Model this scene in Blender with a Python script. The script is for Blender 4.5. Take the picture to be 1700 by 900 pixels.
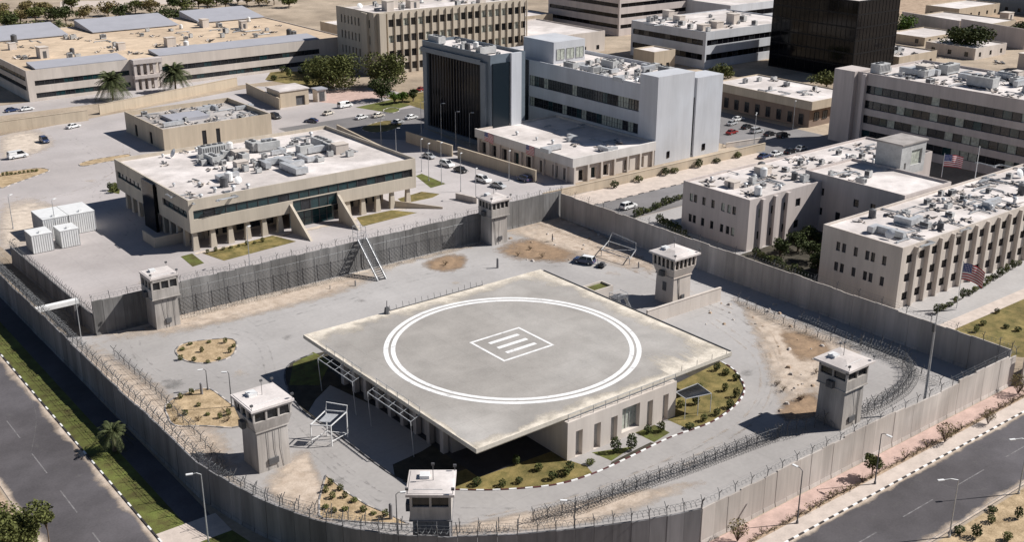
import bpy, math, random
from mathutils import Matrix, Vector
for _o in list(bpy.data.objects): bpy.data.objects.remove(_o)
SC = bpy.context.scene
COL = SC.collection
# ---------------------------------------------------------------- camera (solved from the two families of parallel edges)
CX, CY, HCAM = 850.0, 450.0, 84.0
VA, VB = (3388.0, -243.0), (-719.0, -254.0)
F = math.sqrt(-((VA[0]-CX)*(VB[0]-CX)+(VA[1]-CY)*(VB[1]-CY)))
def _ray(u, v): return Vector((u-CX, -(v-CY), -F))
_X = _ray(*VA).normalized(); _Y = _ray(*VB).normalized(); _Z = _X.cross(_Y).normalized()
RM = Matrix((_X, _Y, _Z))
cam = bpy.data.cameras.new('camera'); camo = bpy.data.objects.new('camera', cam); COL.objects.link(camo)
cam.sensor_width = 36; cam.lens = F/1700*36; cam.clip_end = 6000; cam.clip_start = 1
camo.matrix_world = Matrix.Translation((0, 0, HCAM)) @ RM.to_4x4()
SC.camera = camo
def P(u, v, z=0.0):
    d = RM @ _ray(u, v); t = (z-HCAM)/d.z
    return Vector((d.x*t, d.y*t, z))
# ---------------------------------------------------------------- sky, sun, exposure
SUN_AZ, SUN_EL = math.radians(-28.0), math.radians(42.5)     # azimuth measured from +X towards +Y
W = bpy.data.worlds.new('World'); SC.world = W; W.use_nodes = True
nt = W.node_tree; bg = nt.nodes['Background']
sky = nt.nodes.new('ShaderNodeTexSky'); sky.sky_type = 'NISHITA'; sky.sun_disc = False
sky.sun_elevation = SUN_EL; sky.sun_rotation = math.pi/2-SUN_AZ
sky.dust_density = 0.2; sky.air_density = 0.65; sky.altitude = 0
nt.links.new(sky.outputs[0], bg.inputs[0]); bg.inputs[1].default_value = 0.05
sl = bpy.data.lights.new('sun', 'SUN'); slo = bpy.data.objects.new('sun', sl); COL.objects.link(slo)
sl.energy = 5.0; sl.angle = math.radians(0.5); sl.color = (1.0, 0.965, 0.925)
sdir = Vector((math.cos(SUN_AZ)*math.cos(SUN_EL), math.sin(SUN_AZ)*math.cos(SUN_EL), math.sin(SUN_EL)))
slo.rotation_euler = sdir.to_track_quat('Z', 'Y').to_euler(); slo.location = sdir*300
SC.view_settings.view_transform = 'Standard'; SC.view_settings.look = 'None'
SC.view_settings.exposure = 0.33; SC.view_settings.gamma = 1.0
SC.render.resolution_x = 1024; SC.render.resolution_y = 543
RND = random.Random(7)
# ---------------------------------------------------------------- materials
MATS = {}
def mat(name, c, rough=0.8, var=0.12, sc=0.35, streak=None, spec=0.3, metal=0.0, bump=0.0, c2=None, fine=3.0, blotch=0.0, joints=None, each=0.0):
    m = bpy.data.materials.new(name); m.use_nodes = True; n = m.node_tree; b = n.nodes['Principled BSDF']
    b.inputs['Roughness'].default_value = rough; b.inputs['Metallic'].default_value = metal
    b.inputs['Specular IOR Level'].default_value = spec
    MATS[name] = m
    if var <= 0: b.inputs['Base Color'].default_value = (*c, 1); return m
    g = n.nodes.new('ShaderNodeNewGeometry'); mp = n.nodes.new('ShaderNodeMapping')
    n.links.new(g.outputs['Position'], mp.inputs[0])
    if streak: mp.inputs['Scale'].default_value = streak
    t1 = n.nodes.new('ShaderNodeTexNoise'); t1.inputs['Scale'].default_value = sc; t1.inputs['Detail'].default_value = 6; t1.inputs['Roughness'].default_value = 0.62
    t2 = n.nodes.new('ShaderNodeTexNoise'); t2.inputs['Scale'].default_value = sc*fine*2.3; t2.inputs['Detail'].default_value = 4
    n.links.new(mp.outputs[0], t1.inputs[0]); n.links.new(mp.outputs[0], t2.inputs[0])
    mx = n.nodes.new('ShaderNodeMath'); mx.operation = 'MULTIPLY_ADD'; mx.inputs[1].default_value = 0.4
    n.links.new(t2.outputs[0], mx.inputs[0]); n.links.new(t1.outputs[0], mx.inputs[2])
    r = n.nodes.new('ShaderNodeValToRGB'); n.links.new(mx.outputs[0], r.inputs[0])
    lo = [max(0, x*(1-var*1.4)) for x in c]; hi = [min(1, x*(1+var)) for x in c]
    r.color_ramp.elements[0].position = 0.5; r.color_ramp.elements[1].position = 0.9
    r.color_ramp.elements[0].color = (*(c2 or lo), 1); r.color_ramp.elements[1].color = (*hi, 1)
    out = r.outputs[0]
    if blotch > 0:
        t3 = n.nodes.new('ShaderNodeTexNoise'); t3.inputs['Scale'].default_value = sc*0.17; t3.inputs['Detail'].default_value = 5; t3.inputs['Distortion'].default_value = 0.6
        n.links.new(g.outputs['Position'], t3.inputs[0])
        r3 = n.nodes.new('ShaderNodeValToRGB'); r3.color_ramp.elements[0].position = 0.42; r3.color_ramp.elements[1].position = 0.62
        k = 1-blotch; r3.color_ramp.elements[0].color = (k, k*0.985, k*0.97, 1); r3.color_ramp.elements[1].color = (1, 1, 1, 1)
        n.links.new(t3.outputs[0], r3.inputs[0])
        mm = n.nodes.new('ShaderNodeMix'); mm.data_type = 'RGBA'; mm.blend_type = 'MULTIPLY'; mm.inputs[0].default_value = 1
        n.links.new(out, mm.inputs[6]); n.links.new(r3.outputs[0], mm.inputs[7]); out = mm.outputs[2]
    if each > 0:      # every panel was cast from a slightly different mix
        oi = n.nodes.new('ShaderNodeObjectInfo'); mr = n.nodes.new('ShaderNodeMapRange'); mr.inputs['To Min'].default_value = 1-each; mr.inputs['To Max'].default_value = 1+each*0.6
        n.links.new(oi.outputs['Random'], mr.inputs[0]); vm = n.nodes.new('ShaderNodeVectorMath'); vm.operation = 'SCALE'; n.links.new(out, vm.inputs[0]); n.links.new(mr.outputs[0], vm.inputs['Scale']); out = vm.outputs[0]
    if joints:
        bt = n.nodes.new('ShaderNodeTexBrick'); bt.offset = 0.0; bt.inputs['Scale'].default_value = 1.0; bt.inputs['Brick Width'].default_value = joints; bt.inputs['Row Height'].default_value = joints
        bt.inputs['Mortar Size'].default_value = 0.045; bt.inputs['Mortar Smooth'].default_value = 0.3
        for q, vv in (('Color1', 1.0), ('Color2', 0.965), ('Mortar', 0.86)): bt.inputs[q].default_value = (vv, vv, vv, 1)
        n.links.new(g.outputs['Position'], bt.inputs['Vector'])
        mj = n.nodes.new('ShaderNodeMix'); mj.data_type = 'RGBA'; mj.blend_type = 'MULTIPLY'; mj.inputs[0].default_value = 1
        n.links.new(out, mj.inputs[6]); n.links.new(bt.outputs[0], mj.inputs[7]); out = mj.outputs[2]
    n.links.new(out, b.inputs['Base Color'])
    if bump > 0:
        bp = n.nodes.new('ShaderNodeBump'); bp.inputs['Strength'].default_value = 0.6; bp.inputs['Distance'].default_value = bump
        n.links.new(mx.outputs[0], bp.inputs['Height']); n.links.new(bp.outputs[0], b.inputs['Normal'])
    return m
VS = (1, 1, 0.09)     # streaks running down a wall
mat('ground', (0.43, 0.35, 0.265), 0.95, 0.25, 0.06, blotch=0.2, bump=0.2, fine=8)
mat('yard', (0.42, 0.402, 0.39), 0.9, 0.10, 0.07, blotch=0.16, fine=9, joints=7.5)
mat('yard_grey', (0.41, 0.40, 0.39), 0.9, 0.08, 0.08, blotch=0.14, fine=9)
mat('asphalt', (0.122, 0.113, 0.12), 0.9, 0.2, 0.14, blotch=0.3, fine=10)
mat('asphalt_old', (0.225, 0.215, 0.215), 0.9, 0.12, 0.1, blotch=0.2, fine=10)
mat('sand', (0.43, 0.325, 0.205), 0.95, 0.3, 0.5, bump=0.25, c2=(0.25, 0.18, 0.10))
mat('dirt', (0.40, 0.30, 0.215), 0.95, 0.25, 0.3, bump=0.3, c2=(0.27, 0.195, 0.135))
mat('grass', (0.115, 0.138, 0.032), 0.95, 0.4, 0.5, bump=0.15, c2=(0.085, 0.07, 0.025), fine=5, blotch=0.3)
mat('grass_dry', (0.235, 0.18, 0.07), 0.95, 0.35, 0.45, bump=0.15, c2=(0.10, 0.095, 0.028), fine=5, blotch=0.3)
mat('paving_pink', (0.50, 0.36, 0.31), 0.9, 0.15, 0.5)
mat('paving_pale', (0.55, 0.47, 0.41), 0.9, 0.12, 0.5)
mat('pad', (0.425, 0.402, 0.375), 0.85, 0.13, 0.16, blotch=0.2, fine=9, joints=6.5)
mat('pad_edge', (0.58, 0.535, 0.46), 0.85, 0.15, 0.3)
mat('paint_white', (0.80, 0.79, 0.77), 0.7, 0.10, 0.8)
mat('paint_black', (0.05, 0.045, 0.045), 0.7, 0.2, 0.8)
mat('road_line', (0.24, 0.22, 0.22), 0.8, 0.5, 1.2)
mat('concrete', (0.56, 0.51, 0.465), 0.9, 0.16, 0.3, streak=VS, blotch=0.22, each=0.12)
mat('concrete_grey', (0.245, 0.24, 0.245), 0.9, 0.22, 0.3, streak=VS, blotch=0.25, each=0.18)  # shade of the left wall's outer face is put into this base tone
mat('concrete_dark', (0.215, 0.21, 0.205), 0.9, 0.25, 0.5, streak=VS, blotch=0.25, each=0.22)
mat('white_fascia', (0.66, 0.63, 0.60), 0.8, 0.08, 0.3, streak=VS, blotch=0.1)
mat('concrete_tower', (0.53, 0.495, 0.46), 0.9, 0.22, 0.5, streak=VS, blotch=0.25)
mat('black_panel', (0.012, 0.012, 0.014), 0.35, 0, spec=0.15)
mat('yard_pale', (0.475, 0.44, 0.43), 0.9, 0.09, 0.07, blotch=0.15, fine=9, joints=7.5)
mat('glass_and_shade_navy', (0.012, 0.019, 0.026), 0.25, 0, spec=0.25)
mat('soil', (0.06, 0.052, 0.038), 0.95, 0.3, 0.6)
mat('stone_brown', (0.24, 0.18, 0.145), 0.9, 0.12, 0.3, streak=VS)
mat('kerb_red', (0.10, 0.035, 0.035), 0.7, 0.3, 0.8)
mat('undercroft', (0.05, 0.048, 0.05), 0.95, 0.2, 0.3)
mat('stone', (0.50, 0.44, 0.36), 0.85, 0.10, 0.3, streak=VS)
mat('stone_warm', (0.50, 0.42, 0.32), 0.85, 0.10, 0.3, streak=VS)
mat('plaster', (0.60, 0.54, 0.485), 0.85, 0.09, 0.3, streak=VS, blotch=0.06)
mat('plaster_pink', (0.53, 0.47, 0.44), 0.85, 0.10, 0.3, streak=VS)
mat('cladding', (0.57, 0.585, 0.615), 0.55, 0.07, 0.3, streak=VS, blotch=0.08)
mat('cladding_dark', (0.16, 0.19, 0.22), 0.4, 0.08, 0.25)
mat('roof_pale', (0.72, 0.665, 0.635), 0.9, 0.13, 0.3, blotch=0.26, fine=5)
mat('roof_grey', (0.44, 0.41, 0.39), 0.9, 0.18, 0.3, blotch=0.2, fine=5)
mat('roof_tan', (0.60, 0.47, 0.34), 0.9, 0.15, 0.2, blotch=0.15)
mat('sheet_roof', (0.36, 0.36, 0.39), 0.6, 0.05, 0.2)
mat('glass_teal', (0.012, 0.04, 0.045), 0.12, 0.3, 0.4, spec=0.6)
mat('glass_dark', (0.02, 0.022, 0.026), 0.15, 0.4, 0.6, spec=0.5)
mat('glass_black', (0.004, 0.004, 0.006), 0.08, 0, spec=0.22)
mat('blind', (0.42, 0.44, 0.38), 0.6, 0.3, 1.5)
mat('frame_dark', (0.05, 0.05, 0.055), 0.5, 0)
mat('frame_pale', (0.45, 0.44, 0.42), 0.5, 0)
mat('metal', (0.42, 0.43, 0.44), 0.45, 0.15, 0.8, metal=0.3)
mat('metal_dark', (0.11, 0.11, 0.115), 0.5, 0.2, 0.8)
mat('galv', (0.50, 0.51, 0.52), 0.45, 0.15, 1.0, metal=0.2)
mat('wire', (0.16, 0.165, 0.17), 0.5, 0, metal=0.2)
mat('white_metal', (0.72, 0.72, 0.71), 0.5, 0.06, 0.8)
mat('equip', (0.47, 0.47, 0.46), 0.6, 0.15, 0.6)
mat('equip_dark', (0.10, 0.10, 0.105), 0.6, 0.3, 0.8)
mat('tarp_blue', (0.05, 0.08, 0.25), 0.7, 0.2, 0.8)
mat('bark', (0.17, 0.125, 0.09), 0.95, 0.3, 2.0)
for nm, c, c2 in (('leaf_olive', (0.115, 0.125, 0.04), (0.05, 0.055, 0.018)), ('leaf_dark', (0.06, 0.075, 0.025), (0.022, 0.03, 0.01)),
                  ('leaf_green', (0.10, 0.16, 0.03), (0.04, 0.07, 0.012)), ('leaf_dry', (0.20, 0.16, 0.07), (0.10, 0.08, 0.035)), ('leaf_palm', (0.085, 0.10, 0.045), (0.04, 0.045, 0.016))):
    mat(nm, c, 0.75, 0.3, 1.3, c2=c2, spec=0.15)
mat('twig', (0.13, 0.085, 0.07), 0.95, 0.3, 2)
for nm, c in (('car_white', (0.78, 0.78, 0.77)), ('car_black', (0.02, 0.02, 0.022)), ('car_blue', (0.03, 0.05, 0.12)), ('car_silver', (0.42, 0.43, 0.44)), ('car_beige', (0.60, 0.55, 0.47)), ('car_red', (0.25, 0.03, 0.03))):
    mat(nm, c, 0.25, 0, spec=0.6)
mat('rubber', (0.02, 0.02, 0.02), 0.9, 0)
mat('lamp_red', (0.35, 0.02, 0.02), 0.3, 0)
mat('lamp_clear', (0.7, 0.7, 0.68), 0.2, 0)
mat('cloth_dark', (0.03, 0.03, 0.04), 0.9, 0.2, 5)
mat('skin', (0.35, 0.21, 0.15), 0.7, 0)

def patch_material(name, base, c2):
    """ground patch whose rim breaks up into the surface below"""
    m = mat(name, base, 0.95, 0.25, 0.5, c2=c2, bump=0.15); n = m.node_tree
    out = n.nodes['Material Output']; b = n.nodes['Principled BSDF']
    at = n.nodes.new('ShaderNodeAttribute'); at.attribute_name = 'cover'
    g = n.nodes.new('ShaderNodeNewGeometry'); t = n.nodes.new('ShaderNodeTexNoise'); t.inputs['Scale'].default_value = 0.45; t.inputs['Detail'].default_value = 7; t.inputs['Roughness'].default_value = 0.7
    n.links.new(g.outputs['Position'], t.inputs[0])
    a = n.nodes.new('ShaderNodeMath'); a.operation = 'ADD'; n.links.new(at.outputs['Fac'], a.inputs[0]); n.links.new(t.outputs[0], a.inputs[1])
    r = n.nodes.new('ShaderNodeMapRange'); r.inputs['From Min'].default_value = 0.62; r.inputs['From Max'].default_value = 1.15; n.links.new(a.outputs[0], r.inputs[0])
    tr = n.nodes.new('ShaderNodeBsdfTransparent'); mx = n.nodes.new('ShaderNodeMixShader')
    n.links.new(r.outputs[0], mx.inputs[0]); n.links.new(tr.outputs[0], mx.inputs[1]); n.links.new(b.outputs[0], mx.inputs[2]); n.links.new(mx.outputs[0], out.inputs[0])
patch_material('patch_sand', (0.47, 0.395, 0.325), (0.39, 0.31, 0.24))
patch_material('patch_pale', (0.56, 0.48, 0.40), (0.45, 0.38, 0.31))
patch_material('patch_brown', (0.30, 0.205, 0.13), (0.21, 0.145, 0.095))
patch_material('patch_dark', (0.22, 0.21, 0.20), (0.17, 0.165, 0.16))
patch_material('patch_cream', (0.62, 0.56, 0.475), (0.52, 0.465, 0.385))

def worn_paint(name, c, lo, hi):
    m = mat(name, c, 0.7, 0.1, 0.8); n = m.node_tree; out = n.nodes['Material Output']; b = n.nodes['Principled BSDF']
    g = n.nodes.new('ShaderNodeNewGeometry'); t = n.nodes.new('ShaderNodeTexNoise'); t.inputs['Scale'].default_value = 0.8; t.inputs['Detail'].default_value = 9; t.inputs['Roughness'].default_value = 0.75
    n.links.new(g.outputs['Position'], t.inputs[0]); r = n.nodes.new('ShaderNodeMapRange'); r.inputs['From Min'].default_value = lo; r.inputs['From Max'].default_value = hi; r.inputs['To Min'].default_value = 0.3; n.links.new(t.outputs[0], r.inputs[0])
    tr = n.nodes.new('ShaderNodeBsdfTransparent'); mx = n.nodes.new('ShaderNodeMixShader'); n.links.new(r.outputs[0], mx.inputs[0]); n.links.new(tr.outputs[0], mx.inputs[1]); n.links.new(b.outputs[0], mx.inputs[2]); n.links.new(mx.outputs[0], out.inputs[0])
worn_paint('paint_worn', (0.80, 0.79, 0.775), 0.27, 0.42)
worn_paint('line_worn', (0.30, 0.285, 0.285), 0.36, 0.72)
def flag_material():
    m = bpy.data.materials.new('flag'); m.use_nodes = True; n = m.node_tree; b = n.nodes['Principled BSDF']; b.inputs['Roughness'].default_value = 0.85
    uv = n.nodes.new('ShaderNodeUVMap'); uv.uv_map = 'UVMap'; sp = n.nodes.new('ShaderNodeSeparateXYZ'); n.links.new(uv.outputs[0], sp.inputs[0])
    def M(op, a, bb, c=None):
        k = n.nodes.new('ShaderNodeMath'); k.operation = op
        for i, q in enumerate((a, bb, c)):
            if q is None: continue
            if isinstance(q, (int, float)): k.inputs[i].default_value = q
            else: n.links.new(q, k.inputs[i])
        return k.outputs[0]
    def MIX(f, a, bb):
        k = n.nodes.new('ShaderNodeMix'); k.data_type = 'RGBA'; n.links.new(f, k.inputs[0])
        for i, q in ((6, a), (7, bb)):
            if isinstance(q, tuple): k.inputs[i].default_value = (*q, 1)
            else: n.links.new(q, k.inputs[i])
        return k.outputs[2]
    u, v = sp.outputs[0], sp.outputs[1]
    stripe = M('LESS_THAN', M('MODULO', M('MULTIPLY', v, 13), 2), 1)
    stripes = MIX(stripe, (0.72, 0.70, 0.68), (0.45, 0.025, 0.04))
    su = M('SUBTRACT', M('FRACT', M('MULTIPLY', u, 15), 0), 0.5); sv = M('SUBTRACT', M('FRACT', M('MULTIPLY', v, 9.3), 0), 0.5)
    star = M('LESS_THAN', M('ADD', M('MULTIPLY', su, su), M('MULTIPLY', sv, sv)), 0.06)
    canton = MIX(star, (0.02, 0.035, 0.19), (0.72, 0.70, 0.68))
    isc = M('MULTIPLY', M('LESS_THAN', u, 0.4), M('GREATER_THAN', v, 0.4615))
    n.links.new(MIX(isc, stripes, canton), b.inputs['Base Color']); MATS['flag'] = m
flag_material()
# ---------------------------------------------------------------- mesh helpers
class MB:
    def __init__(s): s.v = []; s.f = []; s.m = []; s.k = 0
    def mat(s, k): s.k = k; return s
    def face(s, pts):
        b = len(s.v); s.v += [tuple(p) for p in pts]; s.f.append(tuple(range(b, b+len(pts)))); s.m.append(s.k)
    def hexa(s, a, t):
        """bottom ring a (4), top ring t (4)"""
        b = len(s.v); s.v += [tuple(p) for p in a]+[tuple(p) for p in t]
        for q in ((3, 2, 1, 0), (4, 5, 6, 7), (0, 1, 5, 4), (1, 2, 6, 5), (2, 3, 7, 6), (3, 0, 4, 7)): s.f.append(tuple(b+i for i in q)); s.m.append(s.k)
    def box(s, x0, x1, y0, y1, z0, z1, tx=0, ty=0):
        s.hexa([(x0, y0, z0), (x1, y0, z0), (x1, y1, z0), (x0, y1, z0)], [(x0+tx, y0+ty, z1), (x1-tx, y0+ty, z1), (x1-tx, y1-ty, z1), (x0+tx, y1-ty, z1)])
    def prism(s, poly, z0, z1, top=None):
        n = len(poly); b = len(s.v); top = top or poly
        s.v += [(p[0], p[1], z0) for p in poly]+[(p[0], p[1], z1) for p in top]
        s.f += [tuple(b+n-1-i for i in range(n)), tuple(b+n+i for i in range(n))]; s.m += [s.k]*2
        for i in range(n): s.f.append((b+i, b+(i+1) % n, b+n+(i+1) % n, b+n+i)); s.m.append(s.k)
    def cyl(s, x, y, z0, z1, r0, r1=None, n=10):
        r1 = r0 if r1 is None else r1
        c = [(math.cos(2*math.pi*i/n), math.sin(2*math.pi*i/n)) for i in range(n)]
        s.prism([(x+a*r0, y+b*r0) for a, b in c], z0, z1, [(x+a*r1, y+b*r1) for a, b in c])
    def tube(s, pts, r, n=4, r1=None):
        pts = [Vector(p) for p in pts]; r1 = r if r1 is None else r1; b = len(s.v); N = len(pts)
        for i, p in enumerate(pts):
            d = (pts[min(i+1, N-1)]-pts[max(i-1, 0)])
            d = d.normalized() if d.length > 1e-6 else Vector((0, 0, 1))
            a = Vector((0, 0, 1)) if abs(d.z) < 0.9 else Vector((1, 0, 0))
            e = d.cross(a).normalized(); g = d.cross(e); rr = r+(r1-r)*i/max(1, N-1)
            for k in range(n):
                an = 2*math.pi*k/n+0.4; s.v.append(tuple(p+e*(rr*math.cos(an))+g*(rr*math.sin(an))))
        for i in range(N-1):
            for k in range(n): s.f.append((b+i*n+k, b+i*n+(k+1) % n, b+(i+1)*n+(k+1) % n, b+(i+1)*n+k)); s.m.append(s.k)
        s.f.append(tuple(b+n-1-k for k in range(n))); s.f.append(tuple(b+(N-1)*n+k for k in range(n))); s.m += [s.k]*2
    def bar(s, a, b, w, h):
        a = Vector(a); b = Vector(b); d = (b-a).normalized(); up = Vector((0, 0, 1)) if abs(d.z) < 0.95 else Vector((1, 0, 0))
        e = d.cross(up).normalized()*w/2; g = e.cross(d).normalized()*h/2
        s.hexa([a-e-g, a+e-g, b+e-g, b-e-g], [a-e+g, a+e+g, b+e+g, b-e+g])
    def mesh(s, name, mats, smooth=False):
        me = bpy.data.meshes.new(name); me.from_pydata(s.v, [], s.f)
        for q in ([mats] if isinstance(mats, str) else mats): me.materials.append(MATS[q])
        if not isinstance(mats, str): me.polygons.foreach_set('material_index', s.m)
        if smooth: me.polygons.foreach_set('use_smooth', [True]*len(s.f))
        me.update(); return me
    def build(s, name, mats, parent=None, smooth=False): return link(name, s.mesh(name, mats, smooth), parent)
def link(name, data, parent=None, loc=None, rz=0.0, sc=None):
    o = bpy.data.objects.new(name, data); COL.objects.link(o)
    if parent is not None: o.parent = parent
    if loc is not None: o.location = loc
    if rz: o.rotation_euler = (0, 0, rz)
    if sc is not None: o.scale = (sc, sc, sc) if isinstance(sc, (int, float)) else sc
    return o
def tag(o, label, cat, group=None):
    o['label'] = label; o['category'] = cat
    if group: o['group'] = group
    return o
def thing(name, label, cat, loc=(0, 0, 0), rz=0.0, group=None):
    o = link(name, None, None, loc, rz); o.empty_display_size = 0.5
    return tag(o, label, cat, group)
def structure(o): o['kind'] = 'structure'; return o
def stuff(o): o['kind'] = 'stuff'; return o
def copy_tree(o, parent=None):
    c = o.copy(); COL.objects.link(c); c.parent = parent
    for ch in list(o.children): copy_tree(ch, c)
    return c
def place(o, loc, rz=0.0, label=None, sc=None):
    o.location = loc; o.rotation_euler = (0, 0, rz)
    if label: o['label'] = label
    if sc: o.scale = (sc, sc, sc)
    return o
def smooth_poly(pts, k=5):
    out = []; n = len(pts)
    for i in range(n):
        p0, p1, p2, p3 = (Vector(pts[(i+j-1) % n][:2]) for j in range(4))
        for q in range(k):
            t = q/k
            out.append(0.5*((2*p1)+(p2-p0)*t+(2*p0-5*p1+4*p2-p3)*t*t+(3*p1-p0-3*p2+p3)*t**3))
    return out
def open_curve(pts, k=6):
    out = []; n = len(pts); V = [Vector(p[:2]) for p in pts]
    for i in range(n-1):
        p0, p1, p2, p3 = V[max(i-1, 0)], V[i], V[i+1], V[min(i+2, n-1)]
        for q in range(k):
            t = q/k; out.append(0.5*((2*p1)+(p2-p0)*t+(2*p0-5*p1+4*p2-p3)*t*t+(3*p1-p0-3*p2+p3)*t**3))
    out.append(V[-1]); return out
def resample(pts, step):
    """points every `step` along an open polyline, with tangents"""
    V = [Vector(p[:2]) for p in pts]; L = [0]
    for a, b in zip(V, V[1:]): L.append(L[-1]+(b-a).length)
    n = max(1, round(L[-1]/step)); out = []; j = 0
    for i in range(n+1):
        s = L[-1]*i/n
        while j < len(V)-2 and L[j+1] < s: j += 1
        d = V[j+1]-V[j]; t = (s-L[j])/max(1e-9, L[j+1]-L[j])
        out.append((V[j]+d*t, d.normalized()))
    return out
def px(*pts, z=0.0): return [P(u, v, z) for u, v in pts]
_lay = []
def layer(poly):
    """4 mm above the highest sheet whose bounding box it overlaps"""
    xs = [p[0] for p in poly]; ys = [p[1] for p in poly]; b = (min(xs), max(xs), min(ys), max(ys))
    z = 0.004+max([q[4] for q in _lay if q[0] < b[1] and b[0] < q[1] and q[2] < b[3] and b[2] < q[3]], default=0.0)
    _lay.append((*b, z)); return z
def sheet(name, poly, m, z=None, kind='structure', label=None):
    if z is None: z = layer(poly)
    mb = MB(); mb.face([(p[0], p[1], z) for p in poly]); o = mb.build(name, m)
    if kind == 'structure': structure(o)
    return o
def patch(name, poly, m, z=None, ring=0.55, mid=(0.55, 0.85)):
    """flat patch of dirt with a soft, broken rim"""
    hp = sorted({(round(p[0], 3), round(p[1], 3)) for p in poly}); lo_, up_ = [], []
    for seq, st_ in ((hp, lo_), (hp[::-1], up_)):
        for q in seq:
            while len(st_) > 1 and (st_[-1][0]-st_[-2][0])*(q[1]-st_[-2][1])-(st_[-1][1]-st_[-2][1])*(q[0]-st_[-2][0]) <= 0: st_.pop()
            st_.append(q)
    out = smooth_poly(lo_[:-1]+up_[:-1], 5); c = sum(out, Vector((0, 0)))/len(out); n = len(out)
    if z is None: z = layer([c+(p-c)*1.15 for p in out])
    mb = MB(); cov = []
    for s, cv in ((1.15, 0.0), (ring+0.15, mid[0]), (0.0, mid[1])):
        for p in out: q = c+(p-c)*s; mb.v.append((q.x, q.y, z)); cov.append(cv)
    for r in range(2):
        for i in range(n): mb.f.append((r*n+i, r*n+(i+1) % n, (r+1)*n+(i+1) % n, (r+1)*n+i)); mb.m.append(0)
    me = mb.mesh(name, m); a = me.attributes.new('cover', 'FLOAT', 'POINT'); a.data.foreach_set('value', cov)
    return structure(link(name, me))
def ragged_strip(a, b, inward, w, m, z, seed, parent=None, n=40):
    """worn, paler strip along an edge, ragged on its inner side"""
    r = random.Random(seed); a = Vector(a); b = Vector(b); nrm = Vector(inward); mb = MB(); cov = []
    for i in range(n+1):
        p = a.lerp(b, i/n); ww = w*(0.6+0.16*math.sin(i*0.31+seed)+0.14*math.sin(i*0.83+2*seed)+r.uniform(0, 0.3))
        for k, cv in ((0.0, 0.8), (0.45, 0.45), (1.0, 0.0)): q = p+nrm*(ww*k); mb.v.append((q.x, q.y, z)); cov.append(cv)
    for i in range(n):
        for k in range(2): mb.f.append((i*3+k, i*3+k+1, i*3+k+4, i*3+k+3)); mb.m.append(0)
    me = mb.mesh('worn_strip', m); at = me.attributes.new('cover', 'FLOAT', 'POINT'); at.data.foreach_set('value', cov); return link('worn_strip', me, parent)
# ---------------------------------------------------------------- the ground, yards and roads
g = MB(); S = 3000
g.face([(-1500, -1500, 0), (S, -1500, 0), (S, S, 0), (-1500, S, 0)]); structure(g.build('ground', 'ground'))
sheet('yard', [(57.5, 199), (57.5, 262), (63, 300), (70, 365), (186, 392), (222, 360), (222, 300), (198, 300), (193, 262), (193, 205), (171, 198)], 'yard_pale')
sheet('yard', [(60, 398), (240, 398), (240, 414.9), (60, 414.9)], 'yard_pale')
CW = [(49, 262), (49, 200), (49.3, 160.5), (49.6, 132), (51.3, 122.5), (53.6, 114.6), (57.1, 107.4), (61, 102), (66.7, 96.6), (73.3, 91.9), (81.5, 87.6), (88.6, 84.4), (95.4, 82.2)]
sheet('compound_yard', CW[1:]+[(171, 82.2), (171, 197.5), (57, 197.5)], 'yard')
sheet('road', [(174, 187), (290, 187), (290, 201), (174, 201)], 'asphalt_old')
sheet('road', [(160, 325), (262, 325), (262, 305), (205, 305), (186, 285), (172, 300), (160, 318)], 'asphalt_old')
sheet('road', [(258, 201.2), (292, 201.2), (292, 330), (275, 330), (258, 300)], 'asphalt_old')
sheet('pavement', [(174, 201.2), (258, 201.2), (258, 210.5), (174, 210.5)], 'paving_pale')
sheet('road', [(28.5, -40), (41.0, -40), (41.0, 700), (28.5, 700)], 'asphalt')                     # street on the left
sheet('road', [(20, 64.0), (900, 64.0), (900, 75.6), (20, 75.6)], 'asphalt')                        # street on the right
sheet('pavement', [(60, 75.7), (400, 75.7), (400, 78.2), (60, 78.2)], 'paving_pale')
sheet('planting_strip', [(60, 78.2), (400, 78.2), (400, 78.9), (60, 78.9)], 'dirt')
sheet('pavement', [(60, 78.9), (400, 78.9), (400, 81.8), (60, 81.8)], 'paving_pink')
sheet('verge', [(41.2, 127.5), (45.2, 127.5), (45.2, 218), (41.2, 206)], 'grass')
sheet('service_lane', [(45.2, 127.5), (48.8, 127.5), (48.8, 300), (45.2, 300)], 'asphalt')  # paved lane, coloured dark to deepen the left wall's shadow strip
sheet('path', [(41.2, 122.3), (49.5, 122.3), (49.5, 127.5), (41.2, 127.5)], 'paving_pale')
sheet('verge', [(41.2, 95), (57, 95), (52, 108), (49.5, 122.3), (41.2, 122.3)], 'grass')
sheet('lot', [(41.2, 206), (48.7, 230), (48.7, 300), (41.2, 300)], 'asphalt_old')
sheet('lawn', [(187, 82.8), (260, 82.8), (260, 101), (178, 101), (178, 92)], 'grass_dry')
sheet('path', [(177, 101), (262, 101), (262, 104), (177, 104)], 'paving_pale')
sheet('yard', [(172, 104), (262, 104), (262, 186.8), (172, 186.8)], 'yard')
sheet('verge', [(60, 30), (500, 30), (500, 63.6), (60, 63.6)], 'sand')
sheet('planting_bed', [(176, 132.5), (212.5, 132.5), (212.5, 153.5), (176, 153.5)], 'soil')  # dark soil over the whole court paints in its deep shade
sheet('verge', [(-40, 60), (28.2, 80), (28.2, 260), (-40, 260)], 'dirt')
sheet('road', [P(100, 12), P(560, -4), P(560, -10), P(100, 2)], 'paving_pale')
sheet('yard', px((1450, 18), (1700, 60), (1700, 0), (1500, -20)), 'dirt')
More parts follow.
